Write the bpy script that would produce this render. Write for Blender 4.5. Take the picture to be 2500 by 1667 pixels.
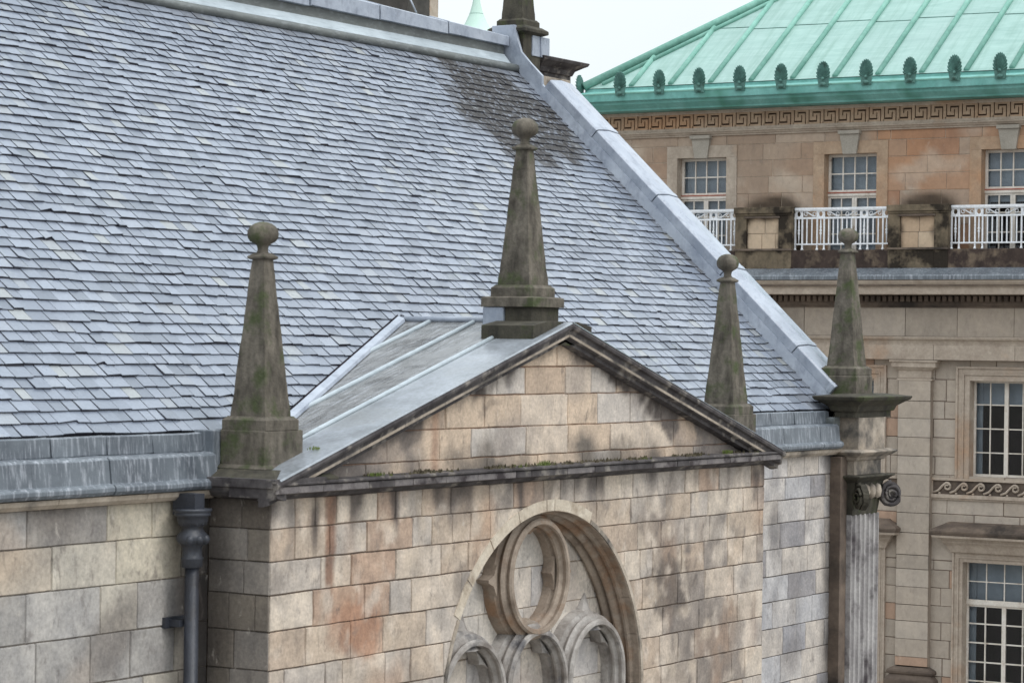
import bpy, bmesh, math, random
from mathutils import Vector, Matrix, noise
S = bpy.context.scene
for o in list(bpy.data.objects): bpy.data.objects.remove(o)
R = random.Random(7)
rad = math.radians

# ------------------------------------------------------------------ camera
# metres; x runs along the church front (away from the camera), y into the church, z up, camera height = 0
TH = rad(31.6); ROLL = .0131; PITCH = 8.5/6333
cam_d = bpy.data.cameras.new('camera'); cam = bpy.data.objects.new('camera', cam_d)
S.collection.objects.link(cam); S.camera = cam
cam_d.sensor_width = 36; cam_d.lens = 91.2; cam_d.clip_start = .5; cam_d.clip_end = 3000
F0 = Vector((math.cos(TH), math.sin(TH), 0)); R0 = Vector((math.sin(TH), -math.cos(TH), 0)); U0 = Vector((0, 0, 1))
Fw = F0*math.cos(PITCH)+U0*math.sin(PITCH); U1 = U0*math.cos(PITCH)-F0*math.sin(PITCH)
Rt = R0*math.cos(ROLL)+U1*math.sin(ROLL); Up = U1*math.cos(ROLL)-R0*math.sin(ROLL)
M = Matrix((Rt, Up, -Fw)).transposed().to_4x4(); M.translation = Vector((-19.284, -14.461, 0))
cam.matrix_world = M
cam_d.dof.use_dof = True; cam_d.dof.focus_distance = 52; cam_d.dof.aperture_fstop = 5.6

# ------------------------------------------------------------------ sky, sun, exposure
SUN_DIR = Vector((.05, -.75, 1.05)).normalized()       # towards the sun behind the cloud
W = bpy.data.worlds.new('World'); S.world = W; W.use_nodes = True
nt = W.node_tree; N = nt.nodes; L = nt.links
bg = N['Background']; bg.inputs['Strength'].default_value = .088
sky = N.new('ShaderNodeTexSky'); sky.sky_type = 'NISHITA'; sky.sun_disc = False
sky.sun_elevation = math.asin(SUN_DIR.z); sky.sun_rotation = math.atan2(SUN_DIR.x, SUN_DIR.y)
sky.air_density = 1.0; sky.dust_density = 3
tc = N.new('ShaderNodeTexCoord'); nz = N.new('ShaderNodeTexNoise'); nz.inputs['Scale'].default_value = 2.2; nz.inputs['Detail'].default_value = 5
L.new(tc.outputs['Generated'], nz.inputs['Vector'])
rp = N.new('ShaderNodeValToRGB'); rp.color_ramp.elements[0].position = .35; rp.color_ramp.elements[0].color = (10.3, 11.5, 12.1, 1)
rp.color_ramp.elements[1].position = .62; rp.color_ramp.elements[1].color = (12.4, 12.9, 13.1, 1)
mx = N.new('ShaderNodeMixRGB'); mx.inputs[0].default_value = .95
L.new(nz.outputs['Fac'], rp.inputs[0]); L.new(sky.outputs[0], mx.inputs[1]); L.new(rp.outputs[0], mx.inputs[2])
sx_ = N.new('ShaderNodeSeparateXYZ'); L.new(tc.outputs['Generated'], sx_.inputs[0])
gr = N.new('ShaderNodeValToRGB'); ge_ = gr.color_ramp.elements                      # an overcast sky is brightest overhead
ge_[0].position = .0; ge_[0].color = (.86, .86, .87, 1); ge_[1].position = 1; ge_[1].color = (2.1, 2.1, 2.12, 1); k_ = ge_.new(.16); k_.color = (1, 1, 1, 1)
L.new(sx_.outputs[2], gr.inputs[0]); mu = N.new('ShaderNodeMixRGB'); mu.blend_type = 'MULTIPLY'; mu.inputs[0].default_value = 1
L.new(mx.outputs[0], mu.inputs[1]); L.new(gr.outputs[0], mu.inputs[2]); L.new(mu.outputs[0], bg.inputs['Color'])
sd = bpy.data.lights.new('sun', 'SUN'); sd.energy = 1.25; sd.angle = rad(24); sd.color = (1, .965, .93)
sun = bpy.data.objects.new('sun', sd); S.collection.objects.link(sun)
sun.rotation_euler = SUN_DIR.to_track_quat('Z', 'Y').to_euler(); sun.location = (0, -30, 40)
S.view_settings.view_transform = 'Standard'; S.view_settings.look = 'None'; S.view_settings.gamma = 1; S.view_settings.exposure = 0.0

# ------------------------------------------------------------------ materials
def srgb(r, g, b):
    f = lambda c: (c/255/12.92) if c/255 <= .04045 else ((c/255+.055)/1.055)**2.4
    return (f(r), f(g), f(b), 1)
def newmat(name, rough=.8, spec=.3):
    m = bpy.data.materials.new(name); m.use_nodes = True
    b = m.node_tree.nodes['Principled BSDF']; b.inputs['Roughness'].default_value = rough
    b.inputs['Specular IOR Level'].default_value = spec
    return m, m.node_tree.nodes, m.node_tree.links, b
def nn(N, L, scale, detail=4, rough=.55, st=(1, 1, 1), vec=None, dist=0):
    n = N.new('ShaderNodeTexNoise'); n.inputs['Scale'].default_value = scale; n.inputs['Detail'].default_value = detail
    n.inputs['Roughness'].default_value = rough; n.inputs['Distortion'].default_value = dist
    if vec is None:
        g = N.new('ShaderNodeNewGeometry'); vec = g.outputs['Position']
    mp = N.new('ShaderNodeMapping'); mp.inputs['Scale'].default_value = st; L.new(vec, mp.inputs[0]); L.new(mp.outputs[0], n.inputs['Vector'])
    return n.outputs['Fac']
def ramp(N, L, fac, stops):
    r = N.new('ShaderNodeValToRGB'); e = r.color_ramp.elements
    e[0].position, e[0].color = stops[0]; e[1].position, e[1].color = stops[-1]
    for p, c in stops[1:-1]:
        k = e.new(p); k.color = c
    L.new(fac, r.inputs[0]); return r.outputs[0]
def mix(N, L, fac, a, b, mode='MIX'):
    m = N.new('ShaderNodeMixRGB'); m.blend_type = mode
    for i, v in ((0, fac), (1, a), (2, b)):
        if hasattr(v, 'is_output'): L.new(v, m.inputs[i])
        else: m.inputs[i].default_value = v
    return m.outputs[0]
def bump(N, L, b, h, dist=.01, strength=.6):
    k = N.new('ShaderNodeBump'); k.inputs['Distance'].default_value = dist; k.inputs['Strength'].default_value = strength
    L.new(h, k.inputs['Height']); L.new(k.outputs[0], b.inputs['Normal'])
def g(v, a=1): return (v, v, v, a)
BW = ((.3, g(0)), (.7, g(1)))

def stone_mat(name, fine=26, bumpd=.012, rough=.85, wear=1.0):            # masonry whose colour is stored block by block
    m, N, L, b = newmat(name, rough, .25)
    a = N.new('ShaderNodeAttribute'); a.attribute_name = 'Col'
    n1 = nn(N, L, fine, 6, .7); n2 = nn(N, L, 3.2, 6, .68, (1, 1, .8)); n3 = nn(N, L, 7.5, 7, .72, (1, 1, .45), dist=.4); n4 = nn(N, L, 5.5, 8, .75, (1.3, 1.3, .7))
    c = mix(N, L, 1, a.outputs['Color'], (.93, .895, .858, 1), 'MULTIPLY'); c = mix(N, L, 1, c, ramp(N, L, n1, ((.25, g(1-.30*wear)), (.75, g(1+.22*wear)))), 'MULTIPLY')
    c = mix(N, L, 1, c, ramp(N, L, n2, ((.33, (1-.26*wear, 1-.25*wear, 1-.22*wear, 1)), (.66, (1+.13*wear, 1+.12*wear, 1+.10*wear, 1)))), 'MULTIPLY')
    c = mix(N, L, ramp(N, L, n3, ((.56, g(0)), (.68, g(.6*wear)))), c, srgb(98, 90, 86))
    c = mix(N, L, ramp(N, L, n4, ((.60, g(0)), (.72, g(.55*wear)))), c, srgb(214, 204, 192))
    hs = N.new('ShaderNodeHueSaturation'); hs.inputs['Saturation'].default_value = .84 if wear > .9 else .93; L.new(c, hs.inputs['Color']); c = hs.outputs[0]
    L.new(c, b.inputs['Base Color']); h = mix(N, L, .5, n1, n4)
    bump(N, L, b, h, bumpd, .7); return m
def plain(name, c1, c2, scale=6, rough=.7, spec=.3, st=(1, 1, 1), c3=None, s3=2, lo3=.55, hi3=.7, bd=.006, fine=40, metal=0):
    m, N, L, b = newmat(name, rough, spec)
    n1 = nn(N, L, scale, 6, .6, st); c = mix(N, L, ramp(N, L, n1, BW), c1, c2)
    if c3: c = mix(N, L, ramp(N, L, nn(N, L, s3, 5, .6), ((lo3, g(0)), (hi3, g(1)))), c, c3)
    n2 = nn(N, L, fine, 4, .6)
    c = mix(N, L, 1, c, ramp(N, L, n2, ((.3, g(.86)), (.7, g(1.12)))), 'MULTIPLY')
    L.new(c, b.inputs['Base Color']); b.inputs['Metallic'].default_value = metal
    if bd: bump(N, L, b, n2, bd, .5)
    return m
MAT = {}
MAT['ashlar'] = stone_mat('weathered_ashlar')
MAT['ashlar_far'] = stone_mat('hall_ashlar', 9, .006, .85, .42)
MAT['pinn'] = plain('mossy_pinnacle_stone', srgb(60, 56, 50), srgb(116, 109, 99), 7, .85, .2, (1, 1, .4), srgb(72, 78, 54), 4.0, .50, .66, .02, 22)
MAT['pinn_dark'] = plain('dark_mossy_stone', srgb(48, 46, 42), srgb(82, 78, 68), 6, .85, .2, (1, 1, .5), srgb(68, 74, 48), 3, .54, .68, .012, 30)
MAT['pinn_lead_top'] = plain('washed_stone', srgb(120, 122, 116), srgb(146, 146, 138), 7, .7, .3)
MAT['trim'] = plain('church_trim_stone', srgb(150, 138, 124), srgb(186, 174, 160), 3, .85, .25, (1, 1, 1), srgb(88, 84, 80), 1.6, .48, .66, .008, 30)
MAT['dark_trim'] = plain('sooty_trim_stone', srgb(50, 46, 48), srgb(92, 88, 88), 4, .85, .25, (1, 1, 1), srgb(128, 122, 116), 4.4, .54, .66, .01, 30)
MAT['coping'] = plain('wet_coping_stone', srgb(112, 116, 120), srgb(158, 164, 172), 2.2, .22, .5, (1, 1, 1), srgb(104, 104, 98), 1.1, .5, .75, .003, 24)
MAT['tracery'] = plain('tracery_stone', srgb(112, 98, 86), srgb(168, 154, 140), 3.0, .8, .25, (1, 1, 1), srgb(142, 114, 92), 2.3, .54, .70, .006, 30)
MAT['tracery_low'] = plain('grey_tracery_stone', srgb(112, 104, 98), srgb(176, 171, 166), 4, .6, .3, (1, 1, 1), srgb(84, 82, 84), 3, .56, .7, .006, 30)
MAT['hall_trim'] = plain('hall_trim_stone', srgb(154, 140, 127), srgb(178, 165, 151), 3, .85, .25, (1, 1, 1), srgb(164, 134, 110), .5, .57, .72, .006, 16)
MAT['hall_warm'] = plain('hall_orange_stone', srgb(156, 132, 111), srgb(176, 153, 131), 3, .85, .25, (1, 1, 1), srgb(178, 136, 104), .45, .48, .68, .006, 16)
MAT['hall_brown'] = plain('hall_brown_stone', srgb(78, 68, 62), srgb(118, 104, 92), 3, .85, .25, (1, .4, 1), srgb(60, 54, 50), 1.2, .5, .66, .006, 14)
MAT['pier'] = plain('mossy_pier_stone', srgb(82, 74, 62), srgb(126, 112, 94), 3.2, .9, .2, (1, 1, .5), srgb(48, 42, 36), 1.8, .46, .58, .012, 14)
MAT['pier_dark'] = plain('black_pier_stone', srgb(48, 40, 38), srgb(78, 66, 60), 3.2, .9, .2, (1, 1, .5), srgb(112, 98, 84), 2.6, .50, .66, .012, 12)
MAT['fascia'] = plain('grey_cornice_stone', srgb(92, 88, 90), srgb(128, 122, 120), 5, .8, .25, (1, 1, 1), srgb(58, 52, 54), 3, .52, .62)
MAT['pilaster_stone'] = plain('grey_pilaster_stone', srgb(132, 128, 128), srgb(178, 174, 172), 3, .85, .25, (1, 1, .6), srgb(84, 78, 80), 2.2, .5, .66, .01, 26)
MAT['groove'] = plain('sooty_groove', srgb(70, 56, 48), srgb(92, 76, 64), 3, .9, .1)
MAT['keystone'] = plain('grey_keystone', srgb(148, 142, 132), srgb(168, 160, 150), 3, .8, .25)
MAT['white'] = plain('white_paint', srgb(214, 216, 220), srgb(232, 234, 238), 6, .45, .4, bd=0, fine=20)
MAT['cream'] = plain('cream_window_paint', srgb(200, 190, 178), srgb(222, 216, 208), 4, .5, .4, c3=srgb(168, 150, 134), s3=5, lo3=.6, hi3=.72, bd=0)
MAT['red'] = plain('red_peeling_paint', srgb(140, 70, 55), srgb(170, 110, 92), 9, .7, .2, bd=0)
MAT['blind'] = plain('grey_roller_blind', srgb(116, 128, 140), srgb(134, 146, 156), 1.2, .8, .1, bd=0, fine=3)
MAT['dark'] = plain('dark_interior', srgb(26, 24, 30), srgb(44, 38, 44), 1.5, .9, .1, bd=0)
MAT['iron'] = plain('painted_cast_iron', srgb(38, 40, 46), srgb(60, 63, 71), 3, .42, .4, c3=srgb(38, 34, 34), s3=5)
MAT['antefix'] = plain('dark_verdigris', srgb(64, 98, 92), srgb(92, 132, 124), 7, .7, .3, c3=srgb(56, 82, 74), s3=6)
MAT['copper_trim'] = plain('green_copper_trim', srgb(92, 150, 142), srgb(120, 174, 168), 2.6, .6, .35, (1, .7, .4), srgb(76, 130, 116), 1.5, .5, .68, .004, 12)
MAT['copper_roll'] = plain('copper_roll', srgb(104, 154, 140), srgb(128, 174, 161), 1.8, .6, .35, fine=9)
MAT['soil'] = plain('ledge_moss', srgb(62, 58, 48), srgb(104, 96, 80), 14, 1, .1, c3=srgb(84, 92, 52), s3=2, lo3=.56, hi3=.64, bd=.03)
MAT['leaf'] = plain('weed_leaf', srgb(70, 86, 40), srgb(110, 122, 62), 20, .8, .2, bd=0)
MAT['ground'] = plain('street_paving', srgb(120, 116, 112), srgb(150, 146, 140), .4, .9, .2)
MAT['tower'] = plain('dark_tower_stone', srgb(60, 58, 56), srgb(86, 82, 78), 1.2, .9, .2, (1, 1, 1))
MAT['bone'] = plain('pale_arch_stone', srgb(178, 164, 146), srgb(208, 198, 182), 4, .85, .2, c3=srgb(150, 136, 120), s3=3, lo3=.52, hi3=.68, bd=.01)

def slate_mat():
    m, N, L, b = newmat('blue_grey_slate', .36, .85)
    ge = N.new('ShaderNodeNewGeometry')
    c = ramp(N, L, ge.outputs['Random Per Island'], ((0, srgb(96, 104, 117)), (.2, srgb(109, 117, 131)), (.6, srgb(118, 126, 140)), (.9, srgb(128, 136, 150)), (.97, srgb(130, 135, 142)), (1, srgb(140, 144, 145))))
    lich = mix(N, L, 1, ramp(N, L, nn(N, L, 7, 6, .7), ((.52, g(0)), (.64, g(1)))), ramp(N, L, nn(N, L, .9, 3, .5), ((.54, g(0)), (.70, g(.4)))), 'MULTIPLY')
    c = mix(N, L, lich, c, srgb(164, 170, 164))
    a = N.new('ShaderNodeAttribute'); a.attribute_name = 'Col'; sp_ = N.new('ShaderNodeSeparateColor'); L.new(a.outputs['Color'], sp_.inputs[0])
    spot = mix(N, L, 1, sp_.outputs[0], ramp(N, L, nn(N, L, 11, 5, .75), ((.36, g(.2)), (.47, g(1)))), 'MULTIPLY')
    c = mix(N, L, spot, c, srgb(48, 46, 46))
    c = mix(N, L, 1, c, ramp(N, L, nn(N, L, 30, 4, .6), ((.3, g(.88)), (.7, g(1.1)))), 'MULTIPLY')
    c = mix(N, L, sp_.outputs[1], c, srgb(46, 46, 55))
    L.new(c, b.inputs['Base Color'])
    r = ramp(N, L, nn(N, L, 1.3, 3), ((.3, g(.24)), (.7, g(.42)))); r = mix(N, L, spot, r, g(.95)); L.new(r, b.inputs['Roughness'])
    bump(N, L, b, nn(N, L, 18, 5, .7), .006, .5); return m
MAT['slate'] = slate_mat()
def lead_mat(name, c1, c2, c3, rough, st, bd=.004):
    m, N, L, b = newmat(name, rough, .5)
    n1 = nn(N, L, 2.2, 5, .6); c = mix(N, L, ramp(N, L, n1, BW), c1, c2)
    s = nn(N, L, 6, 6, .72, st); c = mix(N, L, ramp(N, L, s, ((.50, g(0)), (.72, g(.7)))), c, c3)
    L.new(c, b.inputs['Base Color']); bump(N, L, b, nn(N, L, 5, 4, .6), bd*4, .5)
    L.new(ramp(N, L, n1, ((.3, g(rough-.08)), (.7, g(rough+.15)))), b.inputs['Roughness']); return m
MAT['lead'] = lead_mat('coping_lead', srgb(136, 144, 158), srgb(168, 175, 186), srgb(106, 112, 126), .30, (1, 1, .6), .006)
MAT['lead_gutter'] = lead_mat('gutter_lead', srgb(72, 78, 86), srgb(106, 113, 120), srgb(184, 188, 196), .42, (4, 4, .35), .006)
MAT['lead_roof'] = lead_mat('roof_lead', srgb(92, 91, 90), srgb(124, 125, 126), srgb(180, 184, 192), .22, (.35, 4, .5), .008)  # pale streaks paint a wet sheen into the lead colour
MAT['lead_pale'] = lead_mat('ridge_lead', srgb(150, 160, 166), srgb(176, 186, 192), srgb(120, 128, 134), .42, (.6, 3, 6))
MAT['lead_dark'] = lead_mat('stained_lead', srgb(78, 82, 82), srgb(104, 108, 106), srgb(132, 136, 138), .5, (1, 1, 3))
def copper_sheet():
    m, N, L, b = newmat('mint_copper_sheet', .55, .4)
    s = nn(N, L, 3.0, 5, .6, (1.6, .35, 1.6), dist=.6)
    c = mix(N, L, ramp(N, L, s, BW), srgb(130, 162, 155), srgb(150, 180, 173))
    c = mix(N, L, ramp(N, L, nn(N, L, .35, 3, .5), ((.45, g(0)), (.7, g(.5)))), c, srgb(144, 168, 164))
    c = mix(N, L, ramp(N, L, nn(N, L, 2.2, 6, .7, (.12, 2.4, .3)), ((.46, g(0)), (.68, g(.55)))), c, srgb(108, 142, 130))
    L.new(c, b.inputs['Base Color']); bump(N, L, b, s, .03, .4); return m
MAT['copper'] = copper_sheet()
def glass_mat():
    m, N, L, b = newmat('window_glass', .04, .5)
    b.inputs['Base Color'].default_value = (.85, .9, .95, 1); b.inputs['Transmission Weight'].default_value = 1; b.inputs['IOR'].default_value = 1.3
    tr = N.new('ShaderNodeBsdfTransparent'); gl = N.new('ShaderNodeBsdfGlossy'); gl.inputs['Roughness'].default_value = .05
    fr = N.new('ShaderNodeFresnel'); fr.inputs['IOR'].default_value = 1.35; ms = N.new('ShaderNodeMixShader')
    L.new(fr.outputs[0], ms.inputs[0]); L.new(tr.outputs[0], ms.inputs[1]); L.new(gl.outputs[0], ms.inputs[2])
    L.new(ms.outputs[0], N['Material Output'].inputs['Surface']); N.remove(b); return m
MAT['glass'] = glass_mat()
def emis(name, col, st):
    m, N, L, b = newmat(name, .6, .2); b.inputs['Base Color'].default_value = col
    b.inputs['Emission Color'].default_value = col; b.inputs['Emission Strength'].default_value = st; return m
MAT['lamp'] = emis('warm_lamp_shade', srgb(255, 150, 70), .8)

# ------------------------------------------------------------------ mesh helpers
class MB:
    def __init__(s): s.v = []; s.f = []; s.c = []; s.sm = []
    def add(s, vs, fs, cols=None, smooth=False):
        k = len(s.v); s.v += [tuple(p) for p in vs]; s.f += [tuple(i+k for i in f) for f in fs]
        s.c += list(cols) if cols else [(1, 1, 1)]*len(vs); s.sm += [smooth]*len(fs)
    def box(s, a, b, col=None, top=None):
        (x0, y0, z0), (x1, y1, z1) = a, b; t = top or (0, 0)        # top = inset of the upper face in x, y
        vs = [(x0, y0, z0), (x1, y0, z0), (x1, y1, z0), (x0, y1, z0), (x0+t[0], y0+t[1], z1), (x1-t[0], y0+t[1], z1), (x1-t[0], y1-t[1], z1), (x0+t[0], y1-t[1], z1)]
        s.add(vs, [(3, 2, 1, 0), (4, 5, 6, 7), (0, 1, 5, 4), (1, 2, 6, 5), (2, 3, 7, 6), (3, 0, 4, 7)], [col]*8 if col else None)
    def prism(s, poly, fn, a, b, smooth=False):                      # poly of (p,q); fn(p,q,t)->xyz
        n = len(poly); vs = [fn(p, q, a) for p, q in poly]+[fn(p, q, b) for p, q in poly]
        s.add(vs, [(i, (i+1) % n, n+(i+1) % n, n+i) for i in range(n)]+[tuple(reversed(range(n))), tuple(range(n, 2*n))], None, smooth)
    def loops(s, loops, cap=True, closed=True, smooth=False):        # list of vertex loops, skinned
        n = len(loops[0]); vs = [p for l in loops for p in l]; fs = []
        for k in range(len(loops)-1):
            for i in range(n if closed else n-1):
                j = (i+1) % n; fs.append((k*n+i, k*n+j, (k+1)*n+j, (k+1)*n+i))
        if cap: fs += [tuple(reversed(range(n))), tuple(range((len(loops)-1)*n, len(loops)*n))]
        s.add(vs, fs, None, smooth)
    def lathe(s, prof, c, seg=24, rot=0, smooth=True, lob=0, sq=(1, 1)):
        ls = []
        for r, z in prof:
            ls.append([(c[0]+sq[0]*r*(1+lob*abs(math.sin(4*a)))*math.cos(a+rot), c[1]+sq[1]*r*(1+lob*abs(math.sin(4*a)))*math.sin(a+rot), c[2]+z) for a in [2*math.pi*i/seg for i in range(seg)]])
        s.loops(ls, True, True, smooth)
    def sqstack(s, prof, c):                                         # square plan stack: (half x, half y, z)
        s.loops([[(c[0]-a, c[1]-b, c[2]+z), (c[0]+a, c[1]-b, c[2]+z), (c[0]+a, c[1]+b, c[2]+z), (c[0]-a, c[1]+b, c[2]+z)] for a, b, z in prof])
    def tube(s, pts, r, seg=8, smooth=True):
        ls = []
        for i, p in enumerate(pts):
            d = (Vector(pts[min(i+1, len(pts)-1)])-Vector(pts[max(i-1, 0)])).normalized()
            q = d.cross(Vector((0, 0, 1))) if abs(d.z) < .95 else d.cross(Vector((1, 0, 0))); q.normalize(); w = d.cross(q)
            rr = r[i] if isinstance(r, (list, tuple)) else r
            ls.append([tuple(Vector(p)+q*rr*math.cos(2*math.pi*k/seg)+w*rr*math.sin(2*math.pi*k/seg)) for k in range(seg)])
        s.loops(ls, True, True, smooth)
    def build(s, name, mat, parent=None, fix=True, bev=0):
        me = bpy.data.meshes.new(name); me.from_pydata(s.v, [], s.f)
        ca = me.color_attributes.new('Col', 'FLOAT_COLOR', 'POINT')
        ca.data.foreach_set('color', [x for c in s.c for x in (c[0], c[1], c[2], 1)])
        me.polygons.foreach_set('use_smooth', s.sm)
        if fix:
            b = bmesh.new(); b.from_mesh(me); bmesh.ops.recalc_face_normals(b, faces=b.faces); b.to_mesh(me); b.free()
        me.update()
        o = bpy.data.objects.new(name, me); S.collection.objects.link(o)
        if mat: me.materials.append(MAT[mat])
        if bev:
            m = o.modifiers.new('edge', 'BEVEL'); m.width = bev; m.segments = 2; m.limit_method = 'ANGLE'; m.angle_limit = rad(40)
        if parent: o.parent = parent; o.matrix_parent_inverse = Matrix.Translation(parent_world(parent)).inverted()
        return o
def parent_world(p):
    v = Vector((0, 0, 0))
    while p: v += p.location+(p.matrix_parent_inverse.translation if p.parent else Vector((0, 0, 0))); p = p.parent
    return v
def empty(name, loc, label, cat, group=None, kind=None):
    o = bpy.data.objects.new(name, None); S.collection.objects.link(o); o.location = loc
    tag(o, label, cat, group, kind); return o
def tag(o, label, cat, group=None, kind=None):
    if label: o['label'] = label
    if cat: o['category'] = cat
    if group: o['group'] = group
    if kind: o['kind'] = kind
    return o
def nz3(x, y, z, s=1): return noise.noise(Vector((x*s, y*s, z*s)))
def lerp(a, b, t): t = max(0, min(1, t)); return tuple(a[i]+(b[i]-a[i])*t for i in range(3))
def pick(rr, pal):
    t = rr.random()*sum(p[1] for p in pal)
    for c, w in pal:
        t -= w
        if t <= 0: return srgb(*c)[:3]
    return srgb(*pal[-1][0])[:3]

def ashlar(mb, s0, s1, zj, T, colfn, wr=(.4, .8), lo=None, hi=None, gap=.004, ch=.007, proud=.006, gs=.06, rr=R, mort=None, first=0, mortar_col=(.30, .27, .23), rough=.006):
    """coursed blocks, each with a worn, slightly proud face; T(s,z,d) maps wall coordinates to the world"""
    lo = lo or (lambda s: -1e9); hi = hi or (lambda s: 1e9)
    def clamp(s, z): return min(max(z, lo(s)), hi(s))
    def grid(ss, zs, dfn, cfn):
        vs = []; cs = []; fs = []; n = len(ss)
        for j, z in enumerate(zs):
            for i, s in enumerate(ss):
                zc = clamp(s, z+rough*.8*nz3(s, z*2, 77, 2.6)); vs.append(T(s, zc, dfn(i, j, s, zc))); cs.append(cfn(s, zc))
        for j in range(len(zs)-1):
            for i in range(n-1):
                a, b, c, d = j*n+i, j*n+i+1, (j+1)*n+i+1, (j+1)*n+i
                if clamp(ss[i], zs[j]) == clamp(ss[i], zs[j+1]) and clamp(ss[i+1], zs[j]) == clamp(ss[i+1], zs[j+1]): continue
                fs.append((a, b, c, d))
        if fs: mb.add(vs, fs, cs)
    n = max(2, int((s1-s0)/.08)); ss = [s0+(s1-s0)*i/n for i in range(n+1)]
    grid(ss, [zj[-1], zj[0]], lambda i, j, s, z: -.012, lambda s, z: mortar_col)
    for k in range(len(zj)-1):
        zt, zb = zj[k], zj[k+1]; s = s0-rr.random()*wr[0]*.9*(k % 2 if first == 0 else 1)
        while s < s1-.02:
            w = rr.uniform(*wr); a, b = max(s, s0), min(s+w, s1)
            if s1-b < wr[0]*.35: b = s1
            s = b
            if b-a < .05: continue
            base = colfn(None, (a+b)/2, (zt+zb)/2, rr); pr = rr.uniform(0, proud); sd_ = rr.random()*50
            gp = gap*rr.uniform(.4, 1.9); nx = max(1, round((b-a)/gs)); nzv = max(1, round((zt-zb)/gs)); q = gp+ch
            sx = [a+gp]+[a+q+(b-a-2*q)*i/nx for i in range(nx+1)]+[b-gp]
            sz = [zb+gp]+[zb+q+(zt-zb-2*q)*i/nzv for i in range(nzv+1)]+[zt-gp]
            NX, NZ = len(sx)-1, len(sz)-1
            grid(sx, sz, lambda i, j, s_, z_: -.012 if i in (0, NX) or j in (0, NZ) else pr+rough*nz3(s_, z_, sd_, 6), lambda s_, z_: colfn(base, s_, z_, rr))

def along_u(prof, u0, u1, dz=lambda u: 0.0, seg=1):                   # profile of (v,z) swept along u
    return [[(u, v, z+dz(u)) for v, z in prof] for u in [u0+(u1-u0)*i/seg for i in range(seg+1)]]

# ------------------------------------------------------------------ ground
gm = MB(); gm.box((-900, -900, -15.2), (1500, 1500, -15.0)); tag(gm.build('street', 'ground'), None, None, None, 'structure')

# ================================================================== CHURCH
church = empty('church', (0, 0, -15), 'weathered stone church with steep blue grey slate roof and gabled bay carrying obelisks', 'church')
B = .723                      # plane of the main wall behind the bay front (y = 0)
EZ, EV, TAN = -.85, .92, .953 # main roof plane: z = EZ + TAN*(v-EV)
UC = 5.17                     # centre of the bay
def roofz(v): return EZ+TAN*(v-EV)
courses = [-1.46, -1.74, -2.04, -2.35, -2.69, -3.05, -3.39, -3.75, -4.12, -4.5, -4.9, -5.3]
while courses[-1] > -14.6: courses.append(courses[-1]-.38)
courses.append(-15.0)
PALF = [((200, 186, 170), 4), ((194, 176, 156), 4), ((184, 164, 144), 2), ((190, 182, 174), 3.4), ((174, 166, 158), 1.6), ((178, 150, 128), .7), ((212, 200, 184), 2)]
PALG = [((196, 192, 190), 4), ((186, 186, 190), 3), ((168, 168, 174), 2), ((196, 188, 180), 3), ((154, 152, 156), .8)]
PALL = [((190, 184, 172), 4), ((196, 188, 170), 2), ((176, 174, 172), 3.4), ((164, 162, 160), 1.6), ((184, 174, 160), 3), ((154, 150, 146), .6)]
def gauss(x, m, s): return math.exp(-((x-m)/s)**2)
def bay_col(base, s, z, rr):
    if base is None: return lerp(bay_pick(s, z, rr), srgb(190, 174, 158)[:3], .2)
    return bay_stain(base, s, z, rr)
def bay_pick(s, z, rr):
    if 1:
        if s > 7.3 and z < -2.2 and rr.random() < .3: return srgb(146, 138, 132)[:3]
        if .9 < s < 1.9 and -3.1 < z < -2.1 and rr.random() < .4: return srgb(182, 150, 126)[:3]
        return pick(rr, PALF)
def bay_stain(base, s, z, rr):
    c = base; n = nz3(s, 0, z, 1.6)+.5*nz3(s, 4, z, 5)+.35*nz3(s, 6, z, 13); n2 = nz3(s, 9, z, 5)+.6*nz3(s, 2, z, 13)
    sw = .085+.03*nz3(s, 3, z, 9)+.05*max(0, min(1, z+2.2))
    c = lerp(c, srgb(134, 92, 66)[:3], .85*max(0, min(1, (gauss(s, .95, sw)-.35)*3))*max(0, min(1, (z+2.6)*3)))   # rust streak
    c = lerp(c, srgb(168, 120, 88)[:3], .8*max(0, min(1, (gauss(s, 1.42, .40)*gauss(z, -2.75, .36)+.35*n-.3)*3)))
    c = lerp(c, srgb(176, 140, 110)[:3], .6*max(0, min(1, (nz3(s, 3, z*.45, 1.6)-.2)*3)))
    c = lerp(c, srgb(92, 84, 80)[:3], .8*max(0, min(1, (gauss(s, 7.9, .6)*gauss(z, -2.8, .4)+.35*n2-.3)*4)))
    c = lerp(c, srgb(132, 122, 114)[:3], .55*max(0, min(1, (gauss(s, 8.8, 1.3)*gauss(z, -3.7, .7)+.6*n-.35)*2.5)))
    c = lerp(c, srgb(126, 112, 102)[:3], .6*max(0, min(1, (gauss(s, 7.6, .8)*gauss(z, -2.2, .35)+.4*n-.35)*2.5)))
    c = lerp(c, srgb(126, 118, 112)[:3], .6*max(0, min(1, (nz3(s, 7, z*.8, 2.0)+.4*n2-.2)*3.2)))
    c = lerp(c, srgb(218, 204, 188)[:3], .6*max(0, min(1, (nz3(s*1.2, 33, z, 3.4)+.3*n2-.15)*3)))
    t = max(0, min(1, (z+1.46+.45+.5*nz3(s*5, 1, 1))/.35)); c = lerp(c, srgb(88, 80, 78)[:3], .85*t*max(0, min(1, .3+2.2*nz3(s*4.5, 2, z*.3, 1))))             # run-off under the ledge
    c = lerp(c, srgb(206, 190, 170)[:3], .5*max(0, min(1, (nz3(s, 13, z, 3)-.3)*4)))
    return tuple(x*(1+.12*n2) for x in c)
ARC_U, ARC_Z, ARC_R = 5.07, -3.90, 2.10
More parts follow.
